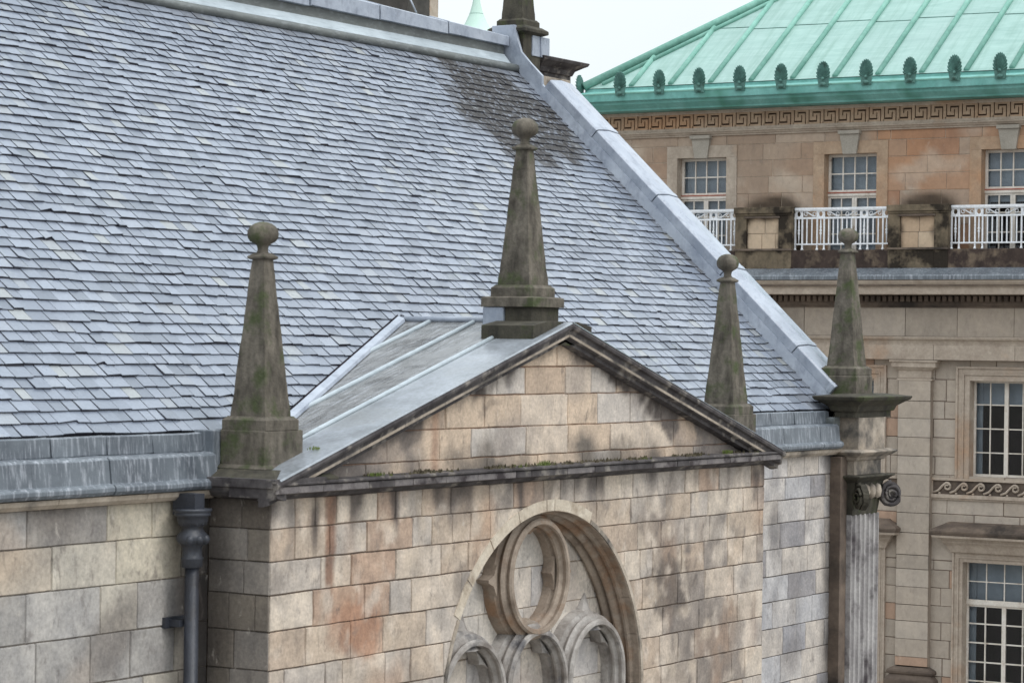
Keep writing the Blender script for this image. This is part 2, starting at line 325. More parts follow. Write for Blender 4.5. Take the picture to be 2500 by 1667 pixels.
def arch_lo(s):
    d = abs(s-ARC_U); r = ARC_R+.0
    if d >= r: return -1e9
    return ARC_Z+math.sqrt(r*r-d*d)
front = lambda v: (lambda s, z, d: (s, v-d, z))
mb = MB()
zj_b = [c for c in courses if c >= -4.2]
ashlar(mb, 0, 10.35, zj_b, front(0), bay_col, (.28, .95), lo=arch_lo, gs=.042, rough=.009, mortar_col=srgb(112, 96, 84)[:3])
low = [c for c in courses if c <= -4.12]
ashlar(mb, 0, ARC_U-ARC_R, low, front(0), bay_col, (.42, .95), gs=.3)
ashlar(mb, ARC_U+ARC_R, 10.35, low, front(0), bay_col, (.42, .95), gs=.3)
wall_bay = mb.build('bay_wall', 'ashlar', church, fix=False)
# tympanum of the gable
def tym_col(base, s, z, rr):
    if base is None: return pick(rr, [((212, 196, 178), 4), ((206, 184, 160), 4), ((202, 194, 186), 3), ((190, 168, 146), 1.5)])
    n = nz3(s, 4, z, 2)+.4*nz3(s, 1, z, 9); c = base
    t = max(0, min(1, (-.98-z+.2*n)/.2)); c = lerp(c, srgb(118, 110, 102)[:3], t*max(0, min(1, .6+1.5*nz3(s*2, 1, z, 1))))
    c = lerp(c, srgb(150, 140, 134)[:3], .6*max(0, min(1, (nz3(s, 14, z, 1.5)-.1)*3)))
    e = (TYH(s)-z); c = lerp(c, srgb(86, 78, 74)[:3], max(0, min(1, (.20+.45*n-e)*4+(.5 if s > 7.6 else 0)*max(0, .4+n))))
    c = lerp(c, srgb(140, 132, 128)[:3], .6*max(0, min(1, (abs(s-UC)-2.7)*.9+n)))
    c = lerp(c, srgb(164, 124, 98)[:3], .7*max(0, min(1, (gauss(s, 2.75, .12)*2-1)))*(1 if z < -.5 else .4))
    return c
RK = .289
def rake(u): return .245-RK*abs(u-UC)
def TYH(s): return rake(s)-.22
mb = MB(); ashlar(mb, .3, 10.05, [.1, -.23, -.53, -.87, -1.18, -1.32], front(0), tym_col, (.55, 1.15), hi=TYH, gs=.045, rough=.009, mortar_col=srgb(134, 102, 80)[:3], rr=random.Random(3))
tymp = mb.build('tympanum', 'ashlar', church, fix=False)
# bay return (faces the camera) and right return
def ret_col(base, s, z, rr):  # darker stone tones: shade of the side and inner corner put into the colour
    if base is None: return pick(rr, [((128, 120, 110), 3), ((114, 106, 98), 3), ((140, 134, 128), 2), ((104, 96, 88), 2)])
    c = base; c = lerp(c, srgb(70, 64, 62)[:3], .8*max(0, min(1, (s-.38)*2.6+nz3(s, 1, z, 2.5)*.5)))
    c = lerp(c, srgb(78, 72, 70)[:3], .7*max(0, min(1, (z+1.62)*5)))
    return c
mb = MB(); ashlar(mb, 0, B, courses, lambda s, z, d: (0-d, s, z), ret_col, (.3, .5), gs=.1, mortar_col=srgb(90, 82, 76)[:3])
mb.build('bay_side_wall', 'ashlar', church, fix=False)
mb = MB(); ashlar(mb, 0, B, courses, lambda s, z, d: (10.35+d, s, z), ret_col, (.3, .5), gs=.3)
mb.build('bay_side_wall', 'ashlar', church, fix=False)
# main wall, two stretches
def left_col(base, s, z, rr):
    if base is None: return pick(rr, PALL)
    c = base; n = nz3(s, 5, z, 1.5)+.5*nz3(s, 5, z, 6)
    c = lerp(c, srgb(122, 116, 112)[:3], .75*max(0, min(1, (nz3(s, 8, z, 1.1)-.1)*3)))
    c = lerp(c, srgb(186, 160, 132)[:3], .4*max(0, min(1, (nz3(s, 18, z, 1.4)-.15)*3)))
    c = lerp(c, srgb(40, 37, 38)[:3], .95*max(0, min(1, (1-(-.42-s)/.30+.35*nz3(s, 3, z, 2.2)-.25) if s < 0 else 1)))       # darkens from left of the downpipe to the bay corner
    return tuple(x*(1+.1*n) for x in c)
def right_col(base, s, z, rr):
    if base is None: return pick(rr, PALG)
    c = base; n = nz3(s, 5, z, 3)
    c = lerp(c, srgb(150, 112, 82)[:3], .8*max(0, min(1, (gauss(s, 11.7, .13)*gauss(z, -3.0, .16)*2-.6))))
    c = lerp(c, srgb(104, 100, 102)[:3], .6*max(0, min(1, (nz3(s, 8, z, 1.6)-.15)*3)))
    c = lerp(c, srgb(58, 54, 54)[:3], max(0, min(1, (s-13.62)/.42+.3*n)))
    return c
mb = MB()
ashlar(mb, -7.5, 0, [-1.47, -1.80, -2.19, -2.62, -3.05, -3.46]+[-3.46-.4*i for i in range(1, 29)]+[-15], front(B), left_col, (.5, 1.05), gs=.09, proud=.006, rr=random.Random(11), mortar_col=srgb(112, 104, 96)[:3])
mb.build('main_wall', 'ashlar', church, fix=False); mb = MB()
ashlar(mb, 10.35, 14.2, courses, front(B), right_col, (.45, .9), gs=.09, rr=random.Random(5), mortar_col=srgb(90, 82, 78)[:3], rough=.008)
mb.build('main_wall', 'ashlar', church, fix=False)
# gable wall and hidden sides so that the church is a closed body
mb = MB(); mb.prism([(.8, -15), (.8, -1.0), (6.45, 4.0), (12.1, -1.0), (12.1, -15)], lambda p, q, t: (t, p, q), 14.35, 14.9); mb.build('gable_wall', 'trim', church)
mb = MB(); mb.prism([(.8, -15), (.8, -1.0), (6.45, 3.9), (12.1, -1.0), (12.1, -15)], lambda p, q, t: (t, p, q), -7.5, -7.3); mb.build('west_gable', 'trim', church)
mb = MB(); mb.box((-7.5, 11.9, -15), (14.4, 12.1, -1.0)); mb.build('rear_wall', 'trim', church)

# ---- recess with tracery
def arc_pts(c, r, a0, a1, n): return [(c[0]+r*math.cos(a0+(a1-a0)*i/n), c[1]+r*math.sin(a0+(a1-a0)*i/n)) for i in range(n+1)]
def sweep_arc(mb, c, prof, a0, a1, n=48, legs=0, closed_prof=True, smooth=False, full=False):
    """prof: list of (radius, v); swept about (u,z) centre c, optional straight legs down"""
    ls = []
    if legs: ls.append([(c[0]+r*math.cos(a0), v, c[1]-legs) for r, v in prof])
    for i in range(n+1):
        a = a0+(a1-a0)*i/n; ls.append([(c[0]+r*math.cos(a), v, c[1]+r*math.sin(a)) for r, v in prof])
    if legs: ls.append([(c[0]+r*math.cos(a1), v, c[1]-legs) for r, v in prof])
    mb.loops(ls, not full and closed_prof, closed_prof, smooth)
AC = (ARC_U, ARC_Z)
mb = MB()
PR = [(2.10, .0), (2.09, .012), (2.09, .10), (2.075, .115), (2.055, .12), (2.055, .15), (2.085, .165), (2.085, .185), (2.04, .21), (2.015, .24), (2.015, .262), (2.055, .275), (2.055, .295), (2.01, .31), (1.975, .34), (1.975, .36), (2.01, .375), (2.01, .42)]
aj = [0, 16, 29, 41, 55, 66, 78, 90, 104, 118, 132, 145, 158, 170, 180]
for i in range(14): sweep_arc(mb, AC, PR, rad(aj[i]+.10), rad(aj[i+1]-.10), 7, 0, False, False)
for x in (-1, 1):
    for z0 in (0, -.62, -1.3): mb.loops([[(AC[0]+x*r, v, AC[1]+z) for r, v in PR] for z in (z0-.004, z0-.66)], False, False)
sweep_arc(mb, AC, [(r+.012, v) for r, v in PR], 0, math.pi, 48, 2.2, False, False)
arch = mb.build('blind_arch', 'tracery', church); arch['label'] = 'round blind arch with deep moulded reveal'
def back_col(base, s, z, rr):
    if base is None: return pick(rr, [((206, 200, 192), 4), ((214, 204, 192), 4), ((196, 192, 190), 2)])
    return lerp(base, srgb(170, 160, 152)[:3], .7*max(0, min(1, (nz3(s, 2, z, 2)-.15)*3)))
mb = MB(); ashlar(mb, 2.9, 7.3, [-1.6, -2.02, -2.45, -2.9, -3.35, -3.78, -4.2, -4.65, -5.1, -5.6, -6.2], front(.40), back_col, (.45, .95), proud=.003, gap=.003, ch=.006, rough=.003, gs=.12, mortar_col=srgb(160, 140, 120)[:3])
mb.build('recess_wall', 'ashlar', arch, fix=False)
mb = MB(); mb.box((2.9, .05, -6.3), (7.3, .41, -6.1)); mb.build('sill', 'tracery', arch)
# voussoirs of pale stone proud of the wall
mb = MB(); cut = [rad(a) for a in (150, 139, 124, 108, 92.5, 88, 66)]
for i in range(len(cut)-1):
    a0, a1 = cut[i]-.004, cut[i+1]+.004; ps = [(ARC_R-.004, -.011), (2.222, -.011), (2.222, .02), (ARC_R-.004, .02)]
    sweep_arc(mb, AC, ps, a0, a1, 8)
mb.build('voussoirs', 'bone', arch)
for a0, a1 in ((65.7, 0), (180, 150.3)):
    mb = MB(); sweep_arc(mb, AC, [(ARC_R-.004, -.013), (ARC_R+.045, -.013), (ARC_R+.045, .02), (ARC_R-.004, .02)], rad(a0), rad(a1), 20, 0); mb.build('arris_stone', 'trim', arch)
# tracery ribs
def rib(r, f=.1, w=.020): return [(r-w, f), (r+w, f), (r+w+.022, f+.022), (r+w+.006, f+.065), (r+w+.05, f+.075), (r+w+.075, f+.10), (r+w+.045, f+.15), (r+w+.10, f+.175), (r+w+.12, .40), (r-w-.035, .40), (r-w-.03, f+.20), (r-w+.004, f+.18), (r-w+.004, f+.15), (r-w-.035, f+.13), (r-w-.035, f+.10), (r-w+.004, f+.07), (r-w-.012, f+.022)]
def cusp(mb, c, r, ang, size=.13, wd=.16, v0=.25, v1=.385):
    rr_ = r-.02
    pts = [(rr_, -wd), (rr_-.05, -wd*.45), (rr_-size*.8, -.03), (rr_-size, 0), (rr_-size*.8, .03), (rr_-.05, wd*.45), (rr_, wd)]
    P = [(c[0]+p*math.cos(ang+q/r), c[1]+p*math.sin(ang+q/r)) for p, q in pts]
    mb.prism(P, lambda p, q, t: (p, t, q), v0, v1)
OC = (5.07, -2.53); OR = .60
mb = MB(); sweep_arc(mb, OC, rib(OR), 0, 2*math.pi, 64, 0, True, False, True)
for a in (0, 90, 180, 270): cusp(mb, OC, OR-.02, rad(a), .10, .2)
for a in (0, 180):
    P = [(OC[0]+math.cos(rad(a))*(OR+.1)+k*.0, OC[1]) for k in (0,)]
    s = math.cos(rad(a)); q = OR+.10
    mb.prism([(OC[0]+s*q, OC[1]+.17), (OC[0]+s*(q+.06), OC[1]+.06), (OC[0]+s*(q+.17), OC[1]+.015), (OC[0]+s*(q+.17), OC[1]-.015), (OC[0]+s*(q+.06), OC[1]-.06), (OC[0]+s*q, OC[1]-.17)], lambda p, qq, t: (p, t, qq), .24, .395)
mb.build('tracery_circle', 'tracery', arch)
mb = MB()
for k, uc in enumerate((3.76, 5.07, 6.38)):
    mb = MB(); c = (uc, -3.74); sweep_arc(mb, c, rib(.60, .104+.002*k), 0, math.pi, 32, 2.4)
    for a in (50, 130): cusp(mb, c, .575, rad(a), .11, .2)
    if k != 1:
        mb.loops([[(uc+dx_+x*w, v, c[1]+z) for x, v in ((-1, .397), (-.75, .397-.6*w), (0, .397-.85*w), (.75, .397-.6*w), (1, .397))] for w, z, dx_ in ((.34, .52, 0), (.25, .61, .02), (.17, .68, .04), (.11, .74, .07), (.065, .81, .10), (.035, .87, .125), (.012, .91, .14))], True, True)
    mb.build('tracery_light', 'tracery_low', arch)

# ---- pediment mouldings
def rk(u): return -RK*abs(u-UC)
mb = MB()
RP = [(-.20, .245), (-.21, .215), (-.20, .185), (-.165, .175), (-.165, .165), (-.15, .095), (-.14, .085), (-.10, .075), (-.10, .035), (-.03, .02), (.02, .02), (.02, .10), (.36, .10), (.36, .245)]
ls = [[(u, v, z+rk(u)) for v, z in RP] for u in (-.17, UC, 10.55)]
mb.loops(ls)
rc = mb.build('raking_cornice', 'dark_trim', church, bev=.006)
mb = MB(); ls = [[(u, v, z+rk(u)) for v, z in ((-.207, .2465), (-.19, .262), (.38, .262), (.38, .2465))] for u in (-.12, UC-.02)]; mb.loops(ls)
ls = [[(u, v, z+rk(u)) for v, z in ((-.207, .2465), (-.19, .262), (.38, .262), (.38, .2465))] for u in (UC+.02, 10.5)]; mb.loops(ls)
mb.build('coping_slab', 'coping', rc)
# pale inner fillet of the rake, laid stone by stone
mb = MB(); u = .25
while u < 10.1:
    w = R.uniform(.55, 1.0); e = min(u+w, 10.1)
    if u < UC < e: e = UC
    ls = [[(q, v, z+rk(q)) for v, z in ((-.158, .170), (-.156, .098), (-.1, .09), (-.1, .165))] for q in (u+.004, e-.004)]; mb.loops(ls); u = e
mb.build('fillet', 'trim', rc)
mb = MB()
CP = [(-.185, -1.296), (-.195, -1.303), (-.195, -1.322), (-.165, -1.332), (-.15, -1.34), (-.15, -1.40), (-.06, -1.425), (-.05, -1.445), (.0, -1.465), (.05, -1.465), (.05, -1.285)]
mb.loops([[(q, v, z) for v, z in CP] for q in (-.150, 10.5)])
mb.loops([[(-.17+dx, q, z) for dx, z in ((0, -1.27), (-.02, -1.30), (-.02, -1.345), (.005, -1.355), (.02, -1.40), (.06, -1.44), (.17, -1.465), (.20, -1.465), (.20, -1.27))] for q in (-.158, .62)])
mb.box((-.19, -.19, -1.30), (.62, .60, -1.262)); mb.box((-.145, -.14, -1.452), (.03, .03, -1.301)); scn = mb.build('string_cornice', 'dark_trim', church, bev=.003)
u = -.16
while u < 10.4:
    e = min(u+R.choice((.32, .45, .6, .75)), 10.48); mb = MB(); d_ = R.uniform(-.003, .003); mb.box((u+.004, -.176+d_, -1.40), (e-.004, -.14, -1.336)); mb.build('cornice_block', R.choice(('fascia', 'fascia', 'dark_trim')), scn, bev=.004); u = e

# ---- bay roof
BR = .255
def bz(u): return BR-.289*abs(u-UC)
def vv(u): return EV+(bz(u)-EZ)/TAN
mb = MB()
for u0, u1 in ((-.1, UC), (10.45, UC)):
    n = 12; top = []
    for i in range(n+1):
        u = u0+(u1-u0)*i/n; ve = vv(u)+.05; top.append([(u, .36+(ve-.36)*j/8, bz(u)+.006*nz3(u, j, 1, 1.5)) for j in range(9)])
    mb.loops(top, False, False, True)
bay_roof = mb.build('bay_roof', 'lead_roof', church)
bay_roof.data.polygons.foreach_set('use_smooth', [True]*len(bay_roof.data.polygons))
for v, (ua, ub) in ((1.64, (3.55, 5.1)), (1.05, (1.7, 5.1)), (.42, (.75, 4.6)), (.70, (9.2, 5.3)), (1.3, (8.2, 5.3))):
    mb = MB(); mb.tube([(ua+(ub-ua)*i/8, v+.006*nz3(i, v, 0), bz(ua+(ub-ua)*i/8)+.012) for i in range(9)], [.012]+[.028]*8, 8); mb.build('lead_roll', 'lead_pale', bay_roof)
mb = MB(); mb.tube([(UC, .7, BR+.02), (UC, vv(UC)+.05, BR+.02)], .035, 8); mb.build('ridge_roll', 'lead', bay_roof)
for sgn in (-1, 1):
    mb = MB(); ls = []
    for i in range(17):
        u = UC+sgn*(.05+4.75*i/16); ve = vv(u)
        w = .07+.006*nz3(u, 1, 2, 3)
        ls.append([(u, ve-.09, bz(u)+.01), (u, ve-.075, bz(u)+.045), (u, ve+.01, bz(u)+w), (u, ve+.02, bz(u)-.03)])
    mb.loops(ls, False, False, False); mb.build('valley_flashing', 'lead', bay_roof, fix=False)
    mb = MB(); mb.loops([[(u, ve_+.0, z_+.03), (u, ve_+.025, z_+.085), (u, ve_+.04, z_+.02)] for u, ve_, z_ in [(UC+sgn*(.03+4.75*i/16), vv(UC+sgn*(.03+4.75*i/16)), bz(UC+sgn*(.03+4.75*i/16))) for i in range(17)]], True, True); mb.build('valley_shade_strip', 'dark', bay_roof)  # dark strip standing in for the shade behind the flashing

# ---- slates
def slates():
    mb = MB(); rr = random.Random(21); ct, st = 1/math.hypot(1, TAN), TAN/math.hypot(1, TAN)   # along-slope direction (v,z)
    nv, nzz = -st, ct
    Lr = (6.12-EV)/ct; Le = (6.2-EV)/ct; t = -.02; row = 0; ex = .149
    def P(u, tt, h): return (u, EV+tt*ct+h*nv, EZ+tt*st+h*nzz)
    while t < Lr:
        u = -7.5-rr.random()*.3; length = ex*1.75; tw = .004*rr.random()
        wav = lambda q: .016*nz3(q*.5, row*.3, 3)+.012*nz3(q*1.7, row, 5)
        while u < 14.32:
            w = rr.choice((.15, .18, .20, .22, .24, .27, .30))*(.92-.10*t/Lr); g_ = rr.uniform(.006, .012)
            a, b = u+g_/2, min(u+w-g_/2, 14.33)
            if b-a > .04:
                j = rr.gauss(0, .005); h0 = .027+rr.random()*.010; th = .018+rr.random()*.008; tb = t+wav(u)+j; tb2 = t+wav(u+w)+j+rr.gauss(0, .003)
                if rr.random() < .02: tb += rr.uniform(-.03, .03); tb2 += rr.uniform(-.02, .02)
                if rr.random() < .012: tb2 += .03
                tt = min(tb+length, Le); ov = min(ex*1.02/max(tt-tb, .01), .98); h1 = .002; lift = (.008 if rr.random() < .05 else 0)
                vs = [P(a, tb, h0+lift), P(b, tb2, h0+rr.gauss(0, .003)), P(b, tt, h1), P(a, tt, h1), P(a, tb, h0-th), P(b, tb2, h0-th), P(b, tt, h1-th), P(a, tt, h1-th)]
                uc, vc = (a+b)/2, EV+t*ct
                d = 0
                d = max(0, 1.15-math.hypot((uc-12.75-.5*(vc-5.3))/1.6, (vc-5.3)/.95)+.5*nz3(uc*2.2, vc*2.2, 8))*2.6
                d = max(d, .9*gauss(uc, 14.3, .28)*max(.0, .5+nz3(uc, vc, 7, 2)))
                d = max(d, .75*gauss(vc, 6.15, .17)*max(0, .75+nz3(uc*1.5, 2, 2)))
                d = max(d, .7*gauss(uc, 13.9, .6)*gauss(vc, 1.15, .5)*(.6+nz3(uc*2, vc*2, 4)))
                d = min(1, d*(1+.5*nz3(uc*3, vc*3, 0)))
                m0 = tuple(vs[0][k]+(vs[3][k]-vs[0][k])*ov for k in range(3)); m1 = tuple(vs[1][k]+(vs[2][k]-vs[1][k])*ov for k in range(3))
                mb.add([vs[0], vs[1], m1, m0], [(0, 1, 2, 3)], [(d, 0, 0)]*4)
                mb.add([m0, m1, vs[2], vs[3]]+vs[4:]+vs[:2], [(0, 1, 2, 3), (5, 4, 7, 6), (4, 5, 9, 8), (5, 6, 2, 9), (7, 4, 8, 3)], [(d, 1, 0)]*10)  # laps and tail edges coloured dark: joint dirt plus painted edge shade
            u += w
        t += ex; ex = max(.136, ex-.0003)*1.0; row += 1
    return mb
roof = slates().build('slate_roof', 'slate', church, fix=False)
mb = MB(); mb.prism([(EV-.05, EZ-.06), (6.4, roofz(6.4)-.02), (6.4, roofz(6.4)-.12), (EV-.05, EZ-.14)], lambda p, q, t: (t, p, q), -7.5, 14.32)
mb.prism([(6.4, roofz(6.4)-.02), (12.0, -1.0), (12.0, -1.1), (6.4, roofz(6.4)-.12)], lambda p, q, t: (t, p, q), -7.5, 14.32); mb.build('roof_boarding', 'dark', roof)
# ---- ridge: roll, pale apron, box and capping
mb = MB(); mb.tube([(u, 6.16, 4.19+.006*nz3(u, 0, 0, .7)) for u in [-7.5+21.75*i/40 for i in range(41)]], .065, 10); ridge = mb.build('ridge_roll', 'lead_dark', church)
mb = MB(); mb.loops(along_u([(6.18, 4.215), (6.34, 4.41), (6.40, 4.40), (6.25, 4.18)], -7.5, 14.2, lambda u: .005*nz3(u, 0, 3, .9), 30)); mb.build('apron', 'lead_pale', ridge)
mb = MB(); mb.box((-7.5, 6.352, 4.36), (14.2, 6.95, 4.57)); mb.build('ridge_box', 'lead_dark', ridge)
mb = MB(); u = 14.25
def capz(u): return .017*max(0, min(6, 14.2-u))
while u > -7.4:
    e = max(u-R.uniform(1.65, 1.8), -7.5); j = R.uniform(-.006, .006)
    mb.loops([[(q, v, z+j+k+capz(q)*(0 if z < 4.56 else 1)) for v, z in ((6.28, 4.545), (6.28, 4.685), (6.31, 4.70), (6.62, 4.775), (6.96, 4.70), (6.96, 4.54))] for q, k in ((u-.012, -.004), (e+.012, .01))])
    mb.tube([(e+.006, 6.275, 4.545), (e+.006, 6.275, 4.69+capz(e)), (e+.006, 6.62, 4.785+capz(e))], .014, 6); u = e
mb.build('ridge_capping', 'lead', ridge, bev=.012)

# ---- verge coping clad in lead, laid in lengths
mb = MB(); apr = MB(); nv, nzz = -TAN/math.hypot(1, TAN), 1/math.hypot(1, TAN)
edges = [1.02, 1.62, 2.78, 3.92, 4.95, 5.78]
for i in range(len(edges)-1):
    a, b = edges[i], edges[i+1]; up = .008 if i % 2 else 0
    def sec(v, grow):
        z = roofz(v); H = .31+grow; prof = [(14.30, .10), (14.285, .13), (14.27-grow, .17), (14.27-grow, H-.02), (14.30, H), (14.58, H+.02), (14.93, H-.01), (14.95, H-.06), (14.95, -.1), (14.30, -.1)]
        return [(x, v+nv*h, z+nzz*h) for x, h in prof]
    mb.loops([sec(a+.004, .010), sec(a+.05, .010), sec(a+.07, .002), sec(b-.004, 0)])
ls = []
for i in range(41):
    v = .98+(5.95-.98)*i/40; z = roofz(v); o_ = .006*nz3(v, 0, 0, 2.5)
    ls.append([(x+o_, v+nv*h, z+nzz*h) for x, h in ((14.24, .015), (14.262, .16), (14.30, .17), (14.32, -.03))])
apr.loops(ls)
verge = mb.build('verge_coping', 'lead', church, bev=.008); apr.build('lead_apron', 'lead', verge)
# kicked upstand of lead at the top
mb = MB(); mb.loops([[(14.25, v, z0), (14.25, v, z1), (14.31, v, z1), (14.31, v, z0)] for v, z0, z1 in ((5.70, roofz(5.70)+.02, roofz(5.70)+.36), (5.9, roofz(5.9)+.02, roofz(5.9)+.36), (6.08, roofz(6.08)+.02, roofz(6.08)+.38), (6.14, 4.22, 4.62), (6.2, 4.2, 4.86), (6.6, 4.3, 4.86))]); mb.build('lead_upstand', 'lead', verge, bev=.005)

# ---- lead gutter along the wall head (two stretches)
GP = [(.93, -.93), (.93, -.88), (.84, -.865), (.80, -.875), (.785, -1.03), (.66, -1.05), (.625, -1.065), (.60, -1.28), (.57, -1.285), (.545, -1.31), (.545, -1.345), (.57, -1.375), (.70, -1.385), (.93, -1.385)]
def gutter(u0, u1, parent, rr):
    for nm, prof, wr in (('gutter_upper_lead', [(.93, -.93), (.93, -.885), (.85, -.862), (.80, -.872), (.785, -1.035), (.86, -1.04)], (.55, .75)), ('gutter_lower_lead', [(.90, -1.03), (.66, -1.045), (.625, -1.07), (.60, -1.28), (.57, -1.285), (.545, -1.31), (.545, -1.345), (.57, -1.378), (.70, -1.385), (.90, -1.385)], (.85, 1.2))):
        mb = MB(); u = u0
        while u < u1-.01:
            e = min(u+rr.uniform(*wr), u1)
            if u1-e < .25: e = u1
            j = rr.uniform(-.006, .006)
            n = 4; ls = [[(u+.004+(e-u-.008)*i/n, v+j+.006*nz3(u+i*.3, z*3, 2, 2), z+.005*nz3(u+i*.25, v, 5, 2)+(.004 if i == n else 0)) for v, z in prof] for i in range(n+1)]
            mb.loops(ls, True, True, False); u = e
            mb.tube([(e, prof[3][0]-.004, prof[3][1]), (e, prof[4][0]-.004, prof[4][1]+.01)], .008, 6) if nm[7] == 'u' else None
        mb.build(nm, 'lead_gutter', parent, bev=.006)
    mb = MB(); u = u0
    while u < u1:
        e = min(u+rr.uniform(.7, 1.2), u1)
        mb.loops([[(q, v, z) for v, z in ((.60, -1.387), (.61, -1.43), (.655, -1.47), (B+.05, -1.47), (B+.05, -1.387))] for q in (u+.003, e-.003)]); u = e
    mb.build('eaves_cornice', 'trim', parent, bev=.005)
gut = empty('parapet_gutter', (0, 0, 0), None, None); gut.parent = church; gut.matrix_parent_inverse = Matrix.Translation((0, 0, 15)); 
gutter(-7.5, -.02, gut, random.Random(2)); gutter(10.37, 13.98, gut, random.Random(4))
mb = MB(); mb.box((-.03, .655, -1.27), (.12, .96, -.835)); mb.build('corner_flashing', 'lead_gutter', gut, bev=.012)
mb = MB(); mb.box((13.9, .66, -1.20), (14.1, .95, -.95)); mb.build('corner_flashing', 'lead_dark', gut, bev=.012)

# ---- pinnacles
def pinnacle(c, z0, zt, hb=.204, ht=.071, k=1.0, lob=0.0, mat='pinn', coll=.258):
    """shaft from z0 to zt about axis c; moulded foot below; ball above"""
    mb = MB(); ls = []
    for i in range(27):
        t = i/26; z = z0+.03+(zt-z0-.03)*t if i else z0-.02; h = hb+(ht-hb)*t; lp = []
        for q in range(4):
            for kk in range(6):
                a_ = -1+2*kk/6; x, y = ((a_, -1), (1, a_), (-a_, 1), (-1, -a_))[q]
                e_ = .0045*nz3(x*h*14+c[0]*5, y*h*14, z*9)+.004*nz3(x*3+c[0], y*3, z*3); f_ = .975 if kk == 0 and i > 1 else 1
                lp.append((c[0]+x*(h+e_)*f_, c[1]+y*(h+e_)*f_, z))
        ls.append(lp)
    mb.loops(ls); sh = mb.build('pinnacle', mat, church)
    mb = MB(); mb.sqstack([(coll, coll, -.13), (coll, coll, -.035), (hb+.02, hb+.02, -.005), (hb+.02, hb+.02, 0.0)], (c[0], c[1], z0)); mb.build('foot_moulding', mat, sh, bev=.006)
    if zt < 4:
        mb = MB(); h = ht+.005; mb.sqstack([(h, h, -.02), (h+.028, h+.028, -.006), (h+.03, h+.03, .012), (h-.008, h-.008, .04), (.045, .045, .05)], (c[0], c[1], zt)); mb.build('neck_moulding', mat, sh, bev=.004)
        pr = [(.060, .035), (.052, .06), (.048, .085), (.056, .115), (.082, .135), (.118, .155), (.139, .185), (.146, .222), (.140, .26), (.118, .296), (.083, .322), (.04, .337), (.0, .342)]
        mb = MB(); mb.lathe([(r*k, z) for r, z in pr], (c[0], c[1], zt), 32, 0, True, lob); mb.build('ball_finial', mat, sh)
    return sh
sh = pinnacle((.33, .38), -.70, .79, lob=.035); sh['label'] = 'left obelisk pinnacle with a gadrooned ball, paler on its right face'
mb = MB(); mb.sqstack([(.33, .29, -.36), (.30, .262, -.32), (.30, .262, -.005), (.29, .25, 0)], (.36, .385, -.83)); mb.build('plinth', 'pinn', sh, bev=.008); mb = MB(); mb.sqstack([(.50, .46, -.47), (.50, .46, -.44), (.345, .31, -.362)], (.36, .30, -.83)); mb.build('base_slab', 'pinn_dark', sh, bev=.008)
sh = pinnacle((5.12, .42), .66, 2.16, lob=.03); sh['label'] = 'middle obelisk pinnacle on the bay gable apex'
mb = MB(); mb.sqstack([(.335, .335, -.115), (.335, .335, -.012), (.29, .29, 0)], (5.12, .42, .53)); mb.build('plinth', 'pinn', sh, bev=.006)
mb = MB(); mb.sqstack([(.29, .17, 0), (.29, .17, .30)], (5.12, .30, .13)); mb.loops([[(5.12+s*(.33+.30*k), v, .262-.289*.0-k*.05) for v in (-.1, .56)] + [(5.12+s*(.33+.30*k), v, -.0) for v in (.56, -.1)] for s, k in ((-1, 1), (-1, 0), (1, 0), (1, 1))]); mb.build('pedestal', 'pinn_dark', sh, bev=.006)
mb = MB(); mb.box((4.80, .475, .12), (5.42, .74, .413)); mb.box((4.72, .45, .06), (5.45, .80, .12)); mb.build('pedestal_flashing', 'lead', sh, bev=.01)
sh = pinnacle((9.97, .36), -.70, .84, k=.97); sh['label'] = 'obelisk pinnacle at the right end of the bay gable'
mb = MB(); mb.sqstack([(.30, .262, -.36), (.30, .262, -.005), (.29, .25, 0)], (10.0, .36, -.83)); mb.build('plinth', 'pinn', sh, bev=.008)
sh = pinnacle((14.6, .80), -.235, 1.38, .21, .078, 1.0, mat='pinn', coll=.27); sh['label'] = 'obelisk pinnacle on the far corner of the church'
mb = MB(); mb.sqstack([(.28, .28, -.29), (.28, .28, -.02), (.26, .26, 0)], (14.6, .80, -.362)); mb.build('plinth', 'pinn', sh, bev=.008)
sh = pinnacle((14.62, 6.36), 4.98, 6.7, .19, .07, mat='pinn_dark', coll=.24); sh['label'] = 'dark mossy obelisk pinnacle on the roof ridge, cut off by the top of the photo'
mb = MB(); mb.sqstack([(.25, .25, -.02), (.345, .345, .02), (.345, .345, .07), (.27, .27, .12)], (14.62, 6.36, 4.745)); mb.sqstack([(.25, .25, 0), (.25, .25, .75)], (14.62, 6.36, 4.0)); mb.build('plinth', 'pinn_dark', sh, bev=.008)
mb = MB(); mb.box((14.62-.01, 6.09, 4.42), (15.12, 6.6, 4.735)); mb.tube([(14.85, 6.085, 4.42), (14.85, 6.085, 4.735)], .02, 6); mb.build('lead_wrap', 'lead', sh, bev=.008)
# stone blocks on the gable corners with their cornices
def slab_cap(name, x0, x1, y0, y1, zt, mat):
    mb = MB(); cx, cy, a, b = (x0+x1)/2, (y0+y1)/2, (x1-x0)/2, (y1-y0)/2
    mb.sqstack([(a-.24, b-.24, -.30), (a-.24, b-.24, -.22), (a-.20, b-.20, -.21), (a-.17, b-.17, -.14), (a-.06, b-.06, -.07), (a-.02, b-.02, -.05), (a, b, -.012), (a-.005, b-.005, 0), (a-.3, b-.3, .035)], (cx, cy, zt))
    return mb.build(name, mat, church, bev=.004)
c1 = slab_cap('corner_cap', 13.84, 15.54, .18, .98, -.655, 'pinn_dark')
mb = MB(); mb.box((14.20, .42, -1.42), (15.10, 1.0, -.955)); mb.build('corner_block', 'trim', c1, bev=.01)
c2 = slab_cap('gable_cap', 14.9, 16.3, 6.05, 7.2, 4.46, 'dark_trim')
